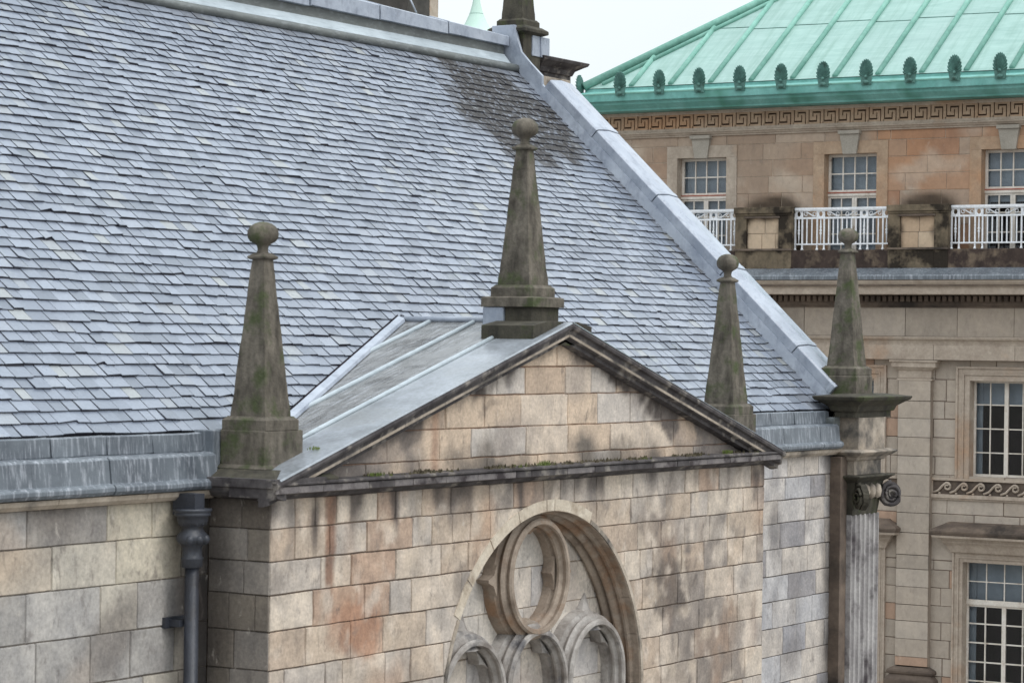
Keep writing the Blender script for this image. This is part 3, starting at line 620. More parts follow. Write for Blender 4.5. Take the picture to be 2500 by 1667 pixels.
mb = MB(); mb.box((15.0, 6.2, 3.2), (15.95, 6.95, 4.17)); mb.build('gable_block', 'trim', c2, bev=.01)
# ---- corner pilaster
pil = MB(); P = [(14.14, .72), (14.14, .49)]
nfl = 6; w = (15.10-14.14)/nfl
for i in range(nfl):
    a = 14.14+w*i
    P += [(a+.018, .49)]+[(a+w/2-math.cos(math.pi*k/6)*(w/2-.022), .49+math.sin(math.pi*k/6)*.055) for k in range(7)]+[(a+w-.018, .49)]
P += [(15.10, .49), (15.10, .72)]
pil.prism(P, lambda p, q, t: (p, q, t), -15, -2.32)
def fl(name, m, mat, par, **k): return m.build(name, mat, par, **k)
pil = pil.build('corner_pilaster', 'pilaster_stone', church)
mb = MB(); mb.box((13.92, .56, -15), (14.136, .74, -1.5)); mb.build('backing_pier', 'hall_brown', pil, bev=.005)
mb = MB(); mb.sqstack([(.46, .14, -1.76), (.46, .14, -1.56), (.50, .18, -1.55), (.52, .20, -1.51), (.60, .28, -1.47), (.64, .32, -1.44), (.64, .32, -1.425), (.56, .24, -1.40)], (14.62, .60, 0)); mb.build('entablature', 'trim', pil, bev=.006)
cap = MB(); cap.sqstack([(.50, .20, -1.86), (.60, .28, -1.80), (.62, .31, -1.785), (.62, .31, -1.762)], (14.62, .62, 0)); cap.sqstack([(.43, .13, -2.33), (.45, .15, -2.2), (.47, .17, -2.0), (.50, .2, -1.86)], (14.62, .63, 0))
cap = cap.build('capital', 'pinn_dark', pil, bev=.006)
def erode(m, amp, fr):
    m.v = [(x+amp*nz3(x, y, z, fr), y+amp*nz3(x+9, y, z, fr), z+amp*nz3(x, y+9, z, fr)) for x, y, z in m.v]
def volute(mb, c, dirv, r0=.19):
    d = Vector(dirv).normalized(); n = Vector((-d.y, d.x, 0))
    if n.dot(Vector((-1, -.6, 0))) < 0: n = -n
    ls = []; cc = Vector(c)
    for i in range(60):
        a = i/59*2*math.pi*2.4; r = r0*(1-.82*i/59)
        ls.append(cc+d*math.cos(a+1.5)*r*.92+Vector((0, 0, 1))*math.sin(a+1.5)*r+n*(.02+.05*i/59))
    mb.tube([tuple(p) for p in ls], [.032*(1-.55*i/59) for i in range(60)], 6)
    disc = [(cc+d*math.cos(t)*r0*.95+Vector((0, 0, 1))*math.sin(t)*r0, ) for t in [2*math.pi*k/20 for k in range(20)]]
    mb.loops([[tuple(p[0]-n*.07) for p in disc], [tuple(p[0]+n*.01) for p in disc]])
for c, d in (((15.13, .33, -2.06), (1, -1, 0)), ((14.14, .36, -2.06), (-1, -1, 0))):
    mb = MB(); volute(mb, c, d, .175); erode(mb, .022, 9); mb.build('volute', 'pinn_dark' if c[0] < 14.5 else 'dark_trim', cap)
mb = MB()
for i in range(4):
    uu = 14.3+.2*i; mb.lathe([(.0, -.11), (.055, -.08), (.07, 0), (.055, .08), (0, .12)], (uu, .44, -2.0), 10)
mb.build('egg_moulding', 'trim', cap)

# ---- downpipe with hopper head
dp = MB(); px, py = -.52, .50
dp.tube([(px, py, -2.07), (px, py, -15)], .066, 20); dp = dp.build('downpipe', 'iron', church)
mb = MB(); mb.lathe([(r_, z_*.72) for r_, z_ in [(.072, -.30), (.094, -.28), (.096, -.2), (.10, -.19), (.104, -.17), (.09, -.15), (.088, -.04), (.11, .0), (.14, .04), (.15, .07), (.14, .12), (.10, .18), (.095, .22), (.12, .25), (.14, .3), (.145, .36), (.165, .37), (.165, .40), (.155, .41), (.175, .43), (.175, .455), (.0, .455)]], (px, py, -1.868), 20, 0, True, .02, (1, .9)); mb.v = [(px+(x-px)*1.10, py+(y-py)*1.05, z) for x, y, z in mb.v]; hop = mb.build('hopper_head', 'iron', dp)
mb = MB()
for a in (-2.6, -1.9, -1.2, -.5, .3):
    mb.lathe([(0, -.05), (.035, -.03), (.045, 0), (.035, .03), (0, .05)], (px+.135*math.cos(a), py+.12*math.sin(a), -1.82), 10)
for k in range(12):
    a = 2*math.pi*k/12; mb.lathe([(.008, -.0), (.014, .01), (.014, .07), (.008, .08)], (px+.13*math.cos(a), py+.115*math.sin(a), -1.69), 6)
mb.build('hopper_ornament', 'iron', hop)
mb = MB(); mb.box((px-.10, .56, -2.62), (px+.10, .73, -2.56)); mb.box((px-.15, .68, -2.64), (px+.15, .725, -2.54)); mb.build('pipe_bracket', 'iron', dp)
mb = MB(); mb.box((px-.07, .42, -1.60), (px+.07, .68, -1.40)); mb.build('outlet', 'iron', dp)
for z in (-4.2, -6.3): mb = MB(); mb.lathe([(.10, -.04), (.105, -.03), (.105, .03), (.10, .04)], (px, py, z), 20); mb.build('pipe_collar', 'iron', dp)

# ---- moss and weeds on the pediment ledge
mb = MB(); rr = random.Random(31)
for i in range(1100):
    u = rr.uniform(.8, 9.9); d = max(0, .25+nz3(u, 0, 0, 1.4)); 
    if rr.random() > d*1.9-.15: continue
    h = rr.uniform(.012, .045)*(1+2*d*(gauss(u, 4.6, .3)+gauss(u, 1.3, .25)+gauss(u, 9.2, .35))); v = rr.uniform(-.16, -.01); s = rr.uniform(.012, .03); a = rr.random()*6
    mb.add([(u+s*math.cos(a+k*2.1), v+s*math.sin(a+k*2.1), -1.295) for k in range(3)]+[(u, v, -1.295+h)], [(0, 1, 3), (1, 2, 3), (2, 0, 3)])
tag(mb.build('moss', 'soil'), 'thin dark moss and dirt along the ledge under the church gable', 'moss', None, 'stuff')
def weed(u, v, z, n, h, lab):
    mb = MB(); r2 = random.Random(int(u*100))
    for i in range(n):
        a = r2.random()*6.28; l = h*r2.uniform(.5, 1); bx, by = u+r2.gauss(0, h*.9), v+r2.gauss(0, .02); w = .006
        tx, ty = bx+l*.5*math.cos(a), by+l*.35*math.sin(a)
        mb.add([(bx-w, by, z), (bx+w, by, z), ((bx+tx)/2+w*.9, (by+ty)/2, z+l*.7), ((bx+tx)/2-w*.9, (by+ty)/2, z+l*.7), (tx, ty, z+l)], [(0, 1, 2, 3), (3, 2, 4)])
    tag(mb.build('weed_tuft', 'leaf', fix=False), lab, 'weed', 'weeds on the church ledges')
weed(1.55, -.10, -1.30, 70, .05, 'low green weed at the left end of the ledge under the church gable')
weed(4.75, -.10, -1.30, 70, .07, 'bushy weed in the middle of the ledge under the church gable')
weed(9.1, -.10, -1.30, 110, .06, 'bright green weed patch at the right corner of the pediment ledge')
weed(.72, .02, -1.02, 26, .045, 'tiny green weed at the foot of the left obelisk pinnacle')

# ================================================================== STONE HALL behind
hall = empty('stone_hall', (33.8, 9, -15), 'classical sandstone hall with a green copper roof, key pattern frieze and white balcony railings', 'building')
HU, HL = 34.0, 33.8
V1 = 16.0; V0 = -2.0
UPW = [13.23, 9.50, 5.77, 2.04]; LOW = [9.52, 5.79, 2.06]
def hall_up(base, s, z, rr):
    if base is None: return pick(rr, [((170, 151, 134), 3), ((162, 142, 125), 3), ((178, 161, 145), 2)] if s > 8.9 else [((178, 142, 115), 3), ((170, 130, 103), 3), ((172, 150, 132), 2)])
    c = base; n = nz3(s, z, 1, 2.2)
    c = lerp(c, srgb(182, 136, 100)[:3], .45*max(0, min(1, (nz3(s, z, 5, .7)-.05)*3))*(1 if s < 9.3 else .4))
    c = lerp(c, srgb(196, 184, 170)[:3], .5*max(0, min(1, (nz3(s, z, 9, 1.6)-.3)*5)))
    for pc in (11.365, 7.635, 3.905):
        d = math.hypot((s-pc)/.78, (z-3.1)/.42)+.12*n
        c = lerp(c, srgb(66, 56, 46)[:3], .9*max(0, min(1, (1.05-d)*3)))
        c = lerp(c, srgb(200, 190, 176)[:3], .8*max(0, min(1, 1-abs(d-1.22)*9+.8*n-.5)))
    return c
def hall_low(base, s, z, rr):
    if base is None: return pick(rr, [((176, 165, 153), 5), ((181, 171, 160), 3), ((168, 158, 147), 2), ((176, 148, 128), .8)])
    return tuple(x*(1+.06*nz3(s, z, 2, 1.7)) for x in base)
face = lambda u: (lambda s, z, d: (u-d, s, z))
zu = [4.90, 4.65, 4.28, 3.90, 3.52, 3.14, 2.76, 2.38, 1.9]
mb = MB(); edges_u = [V1]
op = [(c-.635, c+.635) for c in UPW]
segs = [(op[0][1], V1)]+[(op[i+1][1], op[i][0]) for i in range(3)]+[(V0, op[3][0])]
HK = dict(gap=.004, ch=.006, gs=.13, proud=.004, rough=.002)
for a, b in segs: ashlar(mb, a, b, zu, face(HU), hall_up, (.8, 1.3), rr=random.Random(int(a*10)+50), mortar_col=srgb(196, 182, 166)[:3], **HK)
for a, b in op: ashlar(mb, a, b, [4.90, 4.37], face(HU), hall_up, (.7, 1.2), **HK)
zl = [-.20, -.63, -1.11, -1.49, -1.90, -2.31, -2.71, -3.19, -3.55, -3.99, -4.47, -4.78, -5.17, -5.56, -5.92, -6.31, -6.70, -7.1, -7.5, -8.0]
lo1 = [(c-.74, c+.74) for c in LOW]; 
segl = [(lo1[0][1], V1)]+[(lo1[i+1][1], lo1[i][0]) for i in range(2)]+[(V0, lo1[2][0])]
mc = srgb(112, 98, 88)[:3]
for a, b in segl: ashlar(mb, a, b, [z for z in zl if z >= -2.75], face(HL), hall_low, (.45, .9), rr=random.Random(int(a*10)+80), mortar_col=mc, gap=.006, ch=.008, gs=.2, proud=.002, rough=.001)
for a, b in lo1: ashlar(mb, a, b, [-.2, -.645], face(HL), hall_low, (.8, 1.2), mortar_col=mc, gap=.006, ch=.008, gs=.2, proud=.002, rough=.001)
ashlar(mb, V0, V1, [-2.71, -3.19, -3.55, -3.99, -4.57], face(HL), hall_low, (.9, 1.3), rr=random.Random(9), mortar_col=mc, gap=.006, ch=.008, gs=.2, proud=.002, rough=.001)
lo2 = [(c-.85, c+.85) for c in LOW]; seg2 = [(lo2[0][1], V1)]+[(lo2[i+1][1], lo2[i][0]) for i in range(2)]+[(V0, lo2[2][0])]
for a, b in seg2: ashlar(mb, a, b, [-4.57]+[z for z in zl if z < -4.6], face(HL), hall_low, (.45, .9), rr=random.Random(int(a*10)+180), mortar_col=mc, gap=.006, ch=.008, gs=.2, proud=.002, rough=.001)
ashlar(mb, V0, V1, [-8.0-.5*i for i in range(15)], face(HL), hall_low, (.8, 1.3), gap=.006, ch=.008, gs=.5, proud=.002, rough=.001)
mb.build('front_wall', 'ashlar_far', hall, fix=False)
mb = MB(); mb.box((34.0, V1-.3, -15), (48, V1, 5.3)); mb.box((34.0, V0, -15), (48, V0+.3, 5.3)); mb.box((47.7, V0, -15), (48, V1, 5.3)); mb.box((35.6, V0, -15), (35.7, V1, 5.3), None)
mb.build('side_wall', 'hall_trim', hall)
mb = MB()
for z in (1.9, -3.9, -9.5): mb.box((34.35, V0+.3, z-.2), (35.6, V1-.3, z))
mb.box((35.5, V0+.3, -14.9), (35.595, V1-.3, 5.2)); mb.build('interior', 'dark', hall)
# ---- copper roof
ZE = 6.04; UE = 33.6; RT = .70; VC = 16.1
RH = 5.6; HP = .95                                                     # run from eave to ridge
mb = MB(); zr = ZE+RT*RH
mb.add([(UE, VC, ZE), (UE, V0-.3, ZE), (UE+RH, V0-.3, zr), (UE+RH, VC-HP*RH, zr), (UE+2*RH, VC-HP*RH, zr), (UE+2*RH, V0-.3, zr), (UE+14.6, VC, ZE), (UE+14.6, V0-.3, ZE)],
       [(0, 1, 2, 3), (3, 2, 5, 4), (4, 5, 7, 6), (0, 3, 4, 6)])
croof = mb.build('copper_roof', 'copper', hall)
def rz(u): return ZE+RT*(u-UE)
rv = [14.93-1.035*i+(-.01) for i in range(17)]
for i, v in enumerate(rv):
    um = min(UE+(VC-v)/HP-.12, UE+RH)
    if um < UE+.25: continue
    mb = MB(); mb.tube([(UE+.02, v, rz(UE)+.03), (um, v, rz(um)+.03)], .062, 10); mb.build('roof_roll', 'copper_roll', croof)
mb = MB(); mb.tube([(UE-.05, VC+.05, rz(UE)+.05), (UE+RH, VC-HP*RH, zr+.06)], .10, 10); mb.tube([(UE+.12, VC-.36, rz(UE+.1)+.035), (UE+RH, VC-HP*RH-.24, zr+.03)], .055, 8); mb.build('hip_roll', 'copper_roll', croof)
for us in (2.15, 4.4):
    mb = MB()
    for i in range(len(rv)-1):
        a, b = rv[i]-.07, rv[i+1]+.07; u = UE+us+.06*math.sin(i*2.1)
        if UE+(VC-a)/HP-.1 < u: continue
        mb.tube([(u, a, rz(u)+.004), (u-.02, b, rz(u-.02)+.004)], .010, 5)
    mb.build('sheet_seam', 'antefix', croof)
# eaves gutter
GP2 = [(33.62, 6.035), (33.60, 5.96), (33.30, 5.90), (33.20, 5.865), (33.20, 5.68), (33.21, 5.675), (33.24, 5.66), (33.26, 5.60), (33.38, 5.50), (33.40, 5.46), (34.0, 5.455), (34.0, 6.0)]
mb = MB(); mb.loops([[(u, v, z) for u, z in GP2] for v in (V0-.3, VC+.05)]); eg = mb.build('eaves_gutter', 'copper_trim', hall, bev=.01)
mb = MB(); mb.box((33.19, V0-.3, 5.842), (33.30, VC+.06, 5.872)); mb.build('gutter_lip', 'copper_roll', eg)
mb = MB(); mb.box((33.40, VC+.05, 5.455), (48.3, VC+.12, 5.87)); mb.build('side_gutter', 'copper_trim', eg)
mb = MB(); mb.box((33.188, V0-.3, 5.668), (33.2, VC+.05, 5.678))
for i in range(22): mb.box((33.255, V1-.4-.78*i, 5.47), (33.262, V1-.4-.78*i+.012, 5.67)) if 0 else None
mb.build('gutter_seam', 'antefix', eg)
# antefixes
def antefix(mb, c, side=False):
    n = 13; pts = []
    for i in range(n):
        a0 = rad(-62+124*(i/(n-1)))*1.55
        pts.append(a0)
    H = .57; hw = .165
    def tr(x, z, d): return (c[0]+(x if side else -d), c[1]+(d if side else x), c[2]+z)
    # body plate
    out = []
    for i in range(n):
        a = pts[i]; R1 = (.30, hw)
        x = hw*1.0*math.sin(a); z = .27+.27*math.cos(a)
        if i == n//2: z += .03
        out.append((x*.90, z*.985)); 
        if i < n-1:
            am = (a+pts[i+1])/2; out.append((hw*.86*math.sin(am), .27+.235*math.cos(am)))
    base = [(.11, .02), (.12, .0), (-.12, .0), (-.11, .02)]
    mb.prism(out+base, lambda p, q, t: tr(p, q, t), -.02, .02)
    for i in range(n):                                         # petals
        a = pts[i]; p0 = Vector((0, .16)); p1 = Vector((hw*.97*math.sin(a), .27+.285*math.cos(a)))
        ls = []
        for t, w in ((.15, .012), (.5, .022), (.8, .032), (.95, .026), (1.03, .008)):
            q = p0.lerp(p1, t); d = (p1-p0).normalized(); nrm = Vector((-d.y, d.x))
            ls.append([tr(q.x+nrm.x*w, q.y+nrm.y*w, .012), tr(q.x, q.y, .03+.02*t), tr(q.x-nrm.x*w, q.y-nrm.y*w, .012), tr(q.x, q.y, -.0)])
        mb.loops(ls)
    mb.lathe([(0, -.04), (.035, -.02), (.04, 0), (.03, .03), (0, .05)], tr(0, .17, .03), 8)
    mb.lathe([(0, -.05), (.06, -.04), (.075, -.01), (.06, .03), (0, .04)], tr(.0, .06, .01), 10)
protoA = None
for i in range(16):
    v = 14.96-1.03*i
    if protoA is None:
        mb = MB(); antefix(mb, (33.17, v, 5.80)); protoA = mb.build('antefix', 'antefix', hall); continue
    o = protoA.copy(); S.collection.objects.link(o); o.location = Vector(protoA.location)+Vector((0, -1.03*i, 0))
for k in (0, 1):
    mb = MB(); antefix(mb, (33.5+1.0*k, VC+.12, 5.80), True); mb.lathe([(0, -.05), (.07, -.03), (.08, 0), (.06, .04), (0, .05)], (33.22+k, VC+.1, 5.85), 10); mb.build('antefix', 'antefix', hall)
# ---- key pattern frieze
def keyfrieze():
    mb = MB(); G = [[1]*8 for _ in range(8)]
    for r in range(1, 8): G[r][0] = 0
    for c in range(0, 5): G[1][c] = 0
    for r in range(1, 5): G[r][4] = 0
    for r in range(0, 7): G[r][6] = 0
    for c in range(2, 7): G[6][c] = 0
    for r in range(4, 7): G[r][2] = 0
    per = .366; cw = per/8; z0, z1 = 5.055, 5.375; chh = (z1-z0)/8; u1 = HU-.10; dp_ = .05
    nper = int((V1-V0)/per)
    wid = {0: .6, 2: .6, 4: .6, 6: .6}
    for k in range(nper):
        for r in range(8):
            c = 0
            while c < 8:
                if not G[r][c]: c += 1; continue
                e = c
                while e < 8 and G[r][e]: e += 1
                va, vb = V1-(k*8+c-.22)*cw, V1-(k*8+e+.22)*cw; za = z0+chh*r-(0 if r == 0 else .0); zb = za+chh
                mb.box((u1, vb, za), (u1+dp_, va, zb)); c = e
    return mb
kf = keyfrieze().build('key_frieze', 'hall_warm', hall)
mb = MB(); mb.box((HU-.052, V0, 4.98), (HU+.1, V1, 5.455)); mb.build('frieze_ground', 'groove', kf)
mb = MB()
FP = [(HU-.16, 5.452), (HU-.16, 5.41), (HU-.13, 5.40), (HU-.12, 5.375), (HU-.02, 5.375), (HU-.02, 5.452)]
FP2 = [(HU-.02, 5.055), (HU-.105, 5.055), (HU-.105, 4.995), (HU-.14, 4.985), (HU-.14, 4.96), (HU-.10, 4.93), (HU-.09, 4.91), (HU-.055, 4.90), (HU-.05, 4.865), (HU+.05, 4.865)]
for pr_ in (FP, FP2): mb.loops([[(u, v, z) for u, z in pr_] for v in (V0, V1)])
mb.build('frieze_moulding', 'hall_trim', kf, bev=.004)
# ---- windows
def sash(par, u, vc, hw, ztop, zbot, cols, rows, mat='cream', thick=.045, t=.022, mull=None, skip=()):
    fr = MB(); U_, D_ = u, u+.06
    fr.box((U_, vc-hw, zbot), (D_, vc-hw+thick, ztop)); fr.box((U_, vc+hw-thick, zbot), (D_, vc+hw, ztop))
    fr.box((U_+.001, vc-hw+thick, ztop-thick), (D_, vc+hw-thick, ztop)); fr.box((U_+.001, vc-hw+thick, zbot), (D_, vc+hw-thick, zbot+thick*1.2))
    if mull: fr.box((U_-.006, vc-mull, zbot+thick), (D_-.004, vc+mull, ztop-thick))
    f = fr.build('window_frame', mat, par)
    b = MB(); xs = [vc-hw+thick+(2*hw-2*thick)*i/cols for i in range(1, cols)]
    for x in xs:
        if mull and abs(x-vc) < mull: continue
        b.box((U_+.012, x-t/2, zbot+thick), (D_-.012, x+t/2, ztop-thick))
    for i in range(1, rows):
        z = zbot+(ztop-zbot)*i/rows; b.box((U_+.015, vc-hw+thick, z-t/2), (D_-.016, vc+hw-thick, z+t/2))
    b.build('glazing_bars', mat, f)
    p = MB(); p.box((U_+.026, vc-hw+thick, zbot+thick), (U_+.032, vc+hw-thick, ztop-thick)); p.build('pane', 'glass', f)
    return f
for i, c in enumerate(UPW):
    w = empty('window', (HU, c, 2.2), None, None); w.parent = hall; w.matrix_parent_inverse = Matrix.Translation((-33.8, -9, 15))
    if i < 3: w['label'] = ['left upper window with closed grey blind', 'middle upper window with closed grey blind', 'right upper window with its blind drawn partly down'][i]
    su = HU+.22
    sash(w, su, c, .635, 4.37, 3.50, 4, 2, 'cream', .06, .028)
    for s in (-1, 1): sash(w, su, c+s*.318, .316, 3.44, 2.16, 2, 3, 'cream', .055, .028)
    mb = MB(); mb.box((su-.03, c-.635, 3.435), (su+.05, c+.635, 3.498)); f = mb.build('transom', 'cream', w)
    mb = MB(); mb.box((su-.04, c-.635, 3.497), (su+.05, c+.635, 3.525)); mb.build('red_rail', 'red', f)
    mb = MB(); zb = 2.2 if i < 2 else 3.25; mb.box((su+.12, c-.63, zb), (su+.13, c+.63, 4.36)); 
    mb.box((su+.13, c+.56, 2.2), (su+.14, c+.63, 4.35)); mb.build('blind', 'blind', w)
    # reveal and flat architrave
    mb = MB(); D = .028
    mb.box((HU-D, c+.635, 1.9), (su+.06, c+.635+.27, 4.37)); mb.box((HU-D, c-.635-.27, 1.9), (su+.06, c-.635, 4.37)); mb.box((HU-D-.001, c-.905, 4.37), (su+.06, c+.905, 4.65))
    mb.build('architrave', 'hall_warm' if i else 'hall_trim', w, bev=.006)
    mb = MB(); mb.loops([[(HU-.10+.02*k, c+.235-.07*k, z), (HU-.10+.02*k, c-.235+.07*k, z), (HU+.1, c-.235+.07*k, z), (HU+.1, c+.235-.07*k, z)] for k, z in ((1, 4.355), (0, 4.80))]); mb.box((HU-.15, c-.26, 4.80), (HU+.05, c+.26, 4.88)); mb.build('keystone', 'keystone', w, bev=.006)
# ---- piers and balconies
RU = 33.6; PU = 33.42
for i, pc in enumerate((15.1, 11.365, 7.635, 3.905, .2)):
    h = .70; mb = MB()
    mb.box((PU-.05, pc-h-.02, 3.03), (HU-.02, pc+h+.02, 3.17)); mb.box((PU-.02, pc-h, 2.98), (HU-.03, pc+h, 3.03))
    mb.box((PU, pc-h, 1.75), (HU-.03, pc-.38, 2.98)); mb.box((PU, pc+.42, 1.75), (HU-.03, pc+h, 2.98)); mb.box((PU+.001, pc-.38, 1.75), (HU-.03, pc+.42, 2.24)); mb.box((PU+.001, pc-.38, 2.93), (HU-.03, pc+.42, 2.98))
    pr_ = mb.build('balcony_pier', 'pier', hall, bev=.01)
    mb = MB(); ashlar(mb, pc-.38, pc+.42, [2.94, 2.58, 2.23], face(PU+.06), lambda b_, s, z, rr: pick(rr, [((188, 164, 138), 2), ((196, 176, 152), 2)]) if b_ is None else lerp(b_, srgb(70, 60, 50)[:3], max(0, min(1, .5-6*min(s-pc+.38, pc+.42-s, 2.94-z)+nz3(s, z, 2, 4)))), (.3, .5), gap=.004, ch=.006, gs=.05, proud=.002)
    mb.build('pier_panel', 'ashlar_far', pr_, fix=False)
    mb = MB(); mb.box((PU-.035, pc-h-.01, 2.19), (PU+.05, pc+h+.01, 2.235)); mb.box((PU-.03, pc-.42, 2.92), (PU+.05, pc+.46, 2.965)); mb.build('pier_moulding', 'hall_brown', pr_, bev=.005)
mb = MB(); mb.box((PU+.02, V0, 1.72), (HU-.05, V1, 2.20)); mb.build('balcony_plinth', 'pier_dark', hall, bev=.01)
def railing(c):
    par = empty('balcony_railing', (RU, c, 2.2), None, None); par.parent = hall; par.matrix_parent_inverse = Matrix.Translation((-33.8, -9, 15))
    hw = 1.165; mb = MB()
    mb.box((RU-.05, c-hw-.05, 3.10), (RU+.05, c+hw+.05, 3.15)); mb.box((RU-.035, c-hw-.02, 3.075), (RU+.035, c+hw+.02, 3.10)); mb.build('handrail', 'white', par); mb = MB(); mb.box((RU-.02, c-hw, 2.90), (RU+.02, c+hw, 2.94)); mb.build('rail', 'white', par); mb = MB(); mb.box((RU-.02, c-hw, 2.32), (RU+.02, c+hw, 2.352)); mb.build('rail', 'white', par)
    offs = [-1.145, -.975, -.61, -.44, .44, .61, .975, 1.145]; mb = MB()
    for o in offs:
        mb = MB(); mb.box((RU-.016, c+o-.016, 2.25), (RU+.016, c+o+.016, 3.08)); mb.lathe([(.02, 0), (.035, .01), (.03, .04), (.02, .06)], (RU-.01, c+o, 2.19), 8); mb.build('post', 'white', par)
    mb = MB()
    for o in (-.862, -.74, .74, .862, -.33, -.22, -.11, 0, .11, .22, .33): mb = MB(); mb.box((RU-.011, c+o-.013, 2.35), (RU+.011, c+o+.013, 2.905)); mb.build('bar', 'white', par)
    mb = MB()
    for o in (-1.06, -.525, .525, 1.06): mb = MB(); mb.lathe([(.012, 0), (.014, .12), (.018, .2), (.032, .235), (.014, .25), (.03, .285), (.03, .30), (.014, .325), (.024, .36), (.018, .42), (.012, .55)], (RU, c+o, 2.352), 10); mb.build('turned_bar', 'white', par)
    mb = MB()
    def scroll(x, z, s, fl_):
        for e in (-1, 1):
            pts = []
            for k in range(22):
                a = k/21*2*math.pi*1.25; r = .062*(1-.7*k/21); pts.append((RU, x+fl_*(e*.095-e*r*math.cos(a)*1.0), z+e*r*math.sin(a)))
            mb.tube(pts, .0095, 5)
        mb.tube([(RU, x-fl_*.14, z-.055), (RU, x-fl_*.05, z-.03), (RU, x+fl_*.05, z+.03), (RU, x+fl_*.14, z+.055)], .014, 6)
    for x, fl_ in ((-.79, 1), (.79, -1), (-.22, 1), (.22, -1)): scroll(c+x, 3.01, 1, -fl_)
    for o in (-1.06, -.525, .525, 1.06):
        ls = [[(RU+d, c+o+r*math.cos(a), 3.01+1.25*r*math.sin(a)) for a in [2*math.pi*k/16 for k in range(16)]] for r, d in ((.045, -.012), (.045, .012), (.075, .012), (.075, -.012), (.045, -.012))]
        mb.loops(ls, False); 
    for o in (-1.06, -.525, .525, 1.06):
        for sy in (-1, 1):
            mb.box((RU-.008, c+o+sy*.07-.01, 2.94), (RU+.008, c+o+sy*.07+.01, 3.08))
    mb.build('scrollwork', 'white', par); return par
for c in UPW: railing(c)
# ---- main cornice and entablature of the lower storeys
PF = 33.65
mb = MB(); mb.loops([[(u, v, z) for u, z in ((33.46, 1.80), (32.92, 1.63), (32.90, 1.60), (32.90, 1.52), (33.5, 1.52))] for v in (V0, V1+.4)]); lc = mb.build('cornice_lead', 'lead_gutter', hall, bev=.01)
mb = MB(); mb.loops([[(u, v, z) for u, z in ((33.5, 1.515), (32.93, 1.515), (32.95, 1.46), (33.0, 1.40), (33.0, 1.375), (33.04, 1.365), (33.04, 1.21), (33.08, 1.205), (33.5, 1.205))] for v in (V0, V1+.4)]); co = mb.build('cornice', 'hall_trim', hall, bev=.005)
mb = MB(); mb.box((33.03, V0, 1.372), (33.5, V1+.3, 1.51)); mb.box((32.985, V0, 1.385), (33.03, V1+.3, 1.452)); mb.build('crown_moulding', 'hall_brown', co)
mb = MB(); nd = int((V1-V0)/.14)
for i in range(nd): mb.box((33.42, V1-.14*i-.085, 1.06), (33.56, V1-.14*i, 1.18))
mb.box((33.5, V0, 1.18), (33.9, V1, 1.204)); mb.box((33.56, V0, .98), (33.9, V1, 1.18)); mb.box((33.60, V0, .93), (33.9, V1, .98)); mb.build('dentils', 'hall_brown', co)
mb = MB(); 
def frz(base, s, z, rr): return hall_low(base, s, z, rr) if base is None else lerp(hall_low(base, s, z, rr), srgb(96, 84, 78)[:3], max(0, min(.8, (s-10.5)*.3+nz3(s, z, 3, 1))))
ashlar(mb, V0, V1, [.94, .30], face(PF), frz, (1.2, 1.3), gap=.003, ch=.004, gs=.2, proud=.001, rough=.001, mortar_col=mc)
mb.box((PF+.012, V0, .25), (33.9, V1, .94), srgb(150, 138, 126)[:3]); mb.build('frieze', 'ashlar_far', hall, fix=False)
mb = MB(); mb.loops([[(u, v, z) for u, z in ((33.9, .30), (33.52, .30), (33.50, .285), (33.52, .24), (33.56, .215), (33.58, .21), (33.58, .195), (33.60, .15), (33.60, .12), (33.9, .12))] for v in (V0, V1)]); ar = mb.build('architrave', 'hall_trim', hall, bev=.004)
mb = MB(); v = V0
while v < V1:
    e = min(v+1.86, V1); mb.box((33.585, v+.004, -.205), (33.9, e-.004, .119)); v = e
mb.build('architrave_block', 'hall_trim', ar, bev=.004)
# pilasters
for i, pc in enumerate((11.48, 7.76, 4.02, .28)):
    h = .385; mb = MB()
    ashlar(mb, pc-h, pc+h, [z for z in zl if z < -.6 and z > -6.8]+[-6.9], face(PF), hall_low, (2, 3), gap=.004, ch=.006, gs=.2, proud=.001, rough=.001, mortar_col=mc)
    mb.box((PF+.012, pc-h, -6.9), (HL+.05, pc+h, -.6), srgb(150, 138, 126)[:3]); p_ = mb.build('pilaster', 'ashlar_far', hall, fix=False)
    mb = MB(); mb.sqstack([(.10, h, -.62), (.10, h, -.45), (.14, h+.04, -.42), (.17, h+.11, -.375), (.20, h+.13, -.37), (.20, h+.13, -.27), (.23, h+.17, -.255), (.23, h+.17, -.215)], (HL-.03, pc, 0)); mb.sqstack([(.13, h+.02, -.66), (.13, h+.03, -.64), (.13, h+.03, -.625), (.12, h+.01, -.622)], (HL-.03, pc, 0)); mb.build('capital', 'hall_trim', p_, bev=.004)
    mb = MB(); mb.sqstack([(.16, h+.02, -6.92), (.20, h+.14, -6.98), (.21, h+.16, -7.02), (.20, h+.15, -7.06), (.17, h+.1, -7.09)][::-1], (HL-.03, pc, 0)); mb.sqstack([(.24, h+.20, -8), (.24, h+.20, -7.22), (.23, h+.19, -7.18), (.17, h+.1, -7.09)], (HL-.03, pc, 0)); mb.build('base', 'hall_brown', p_, bev=.005)
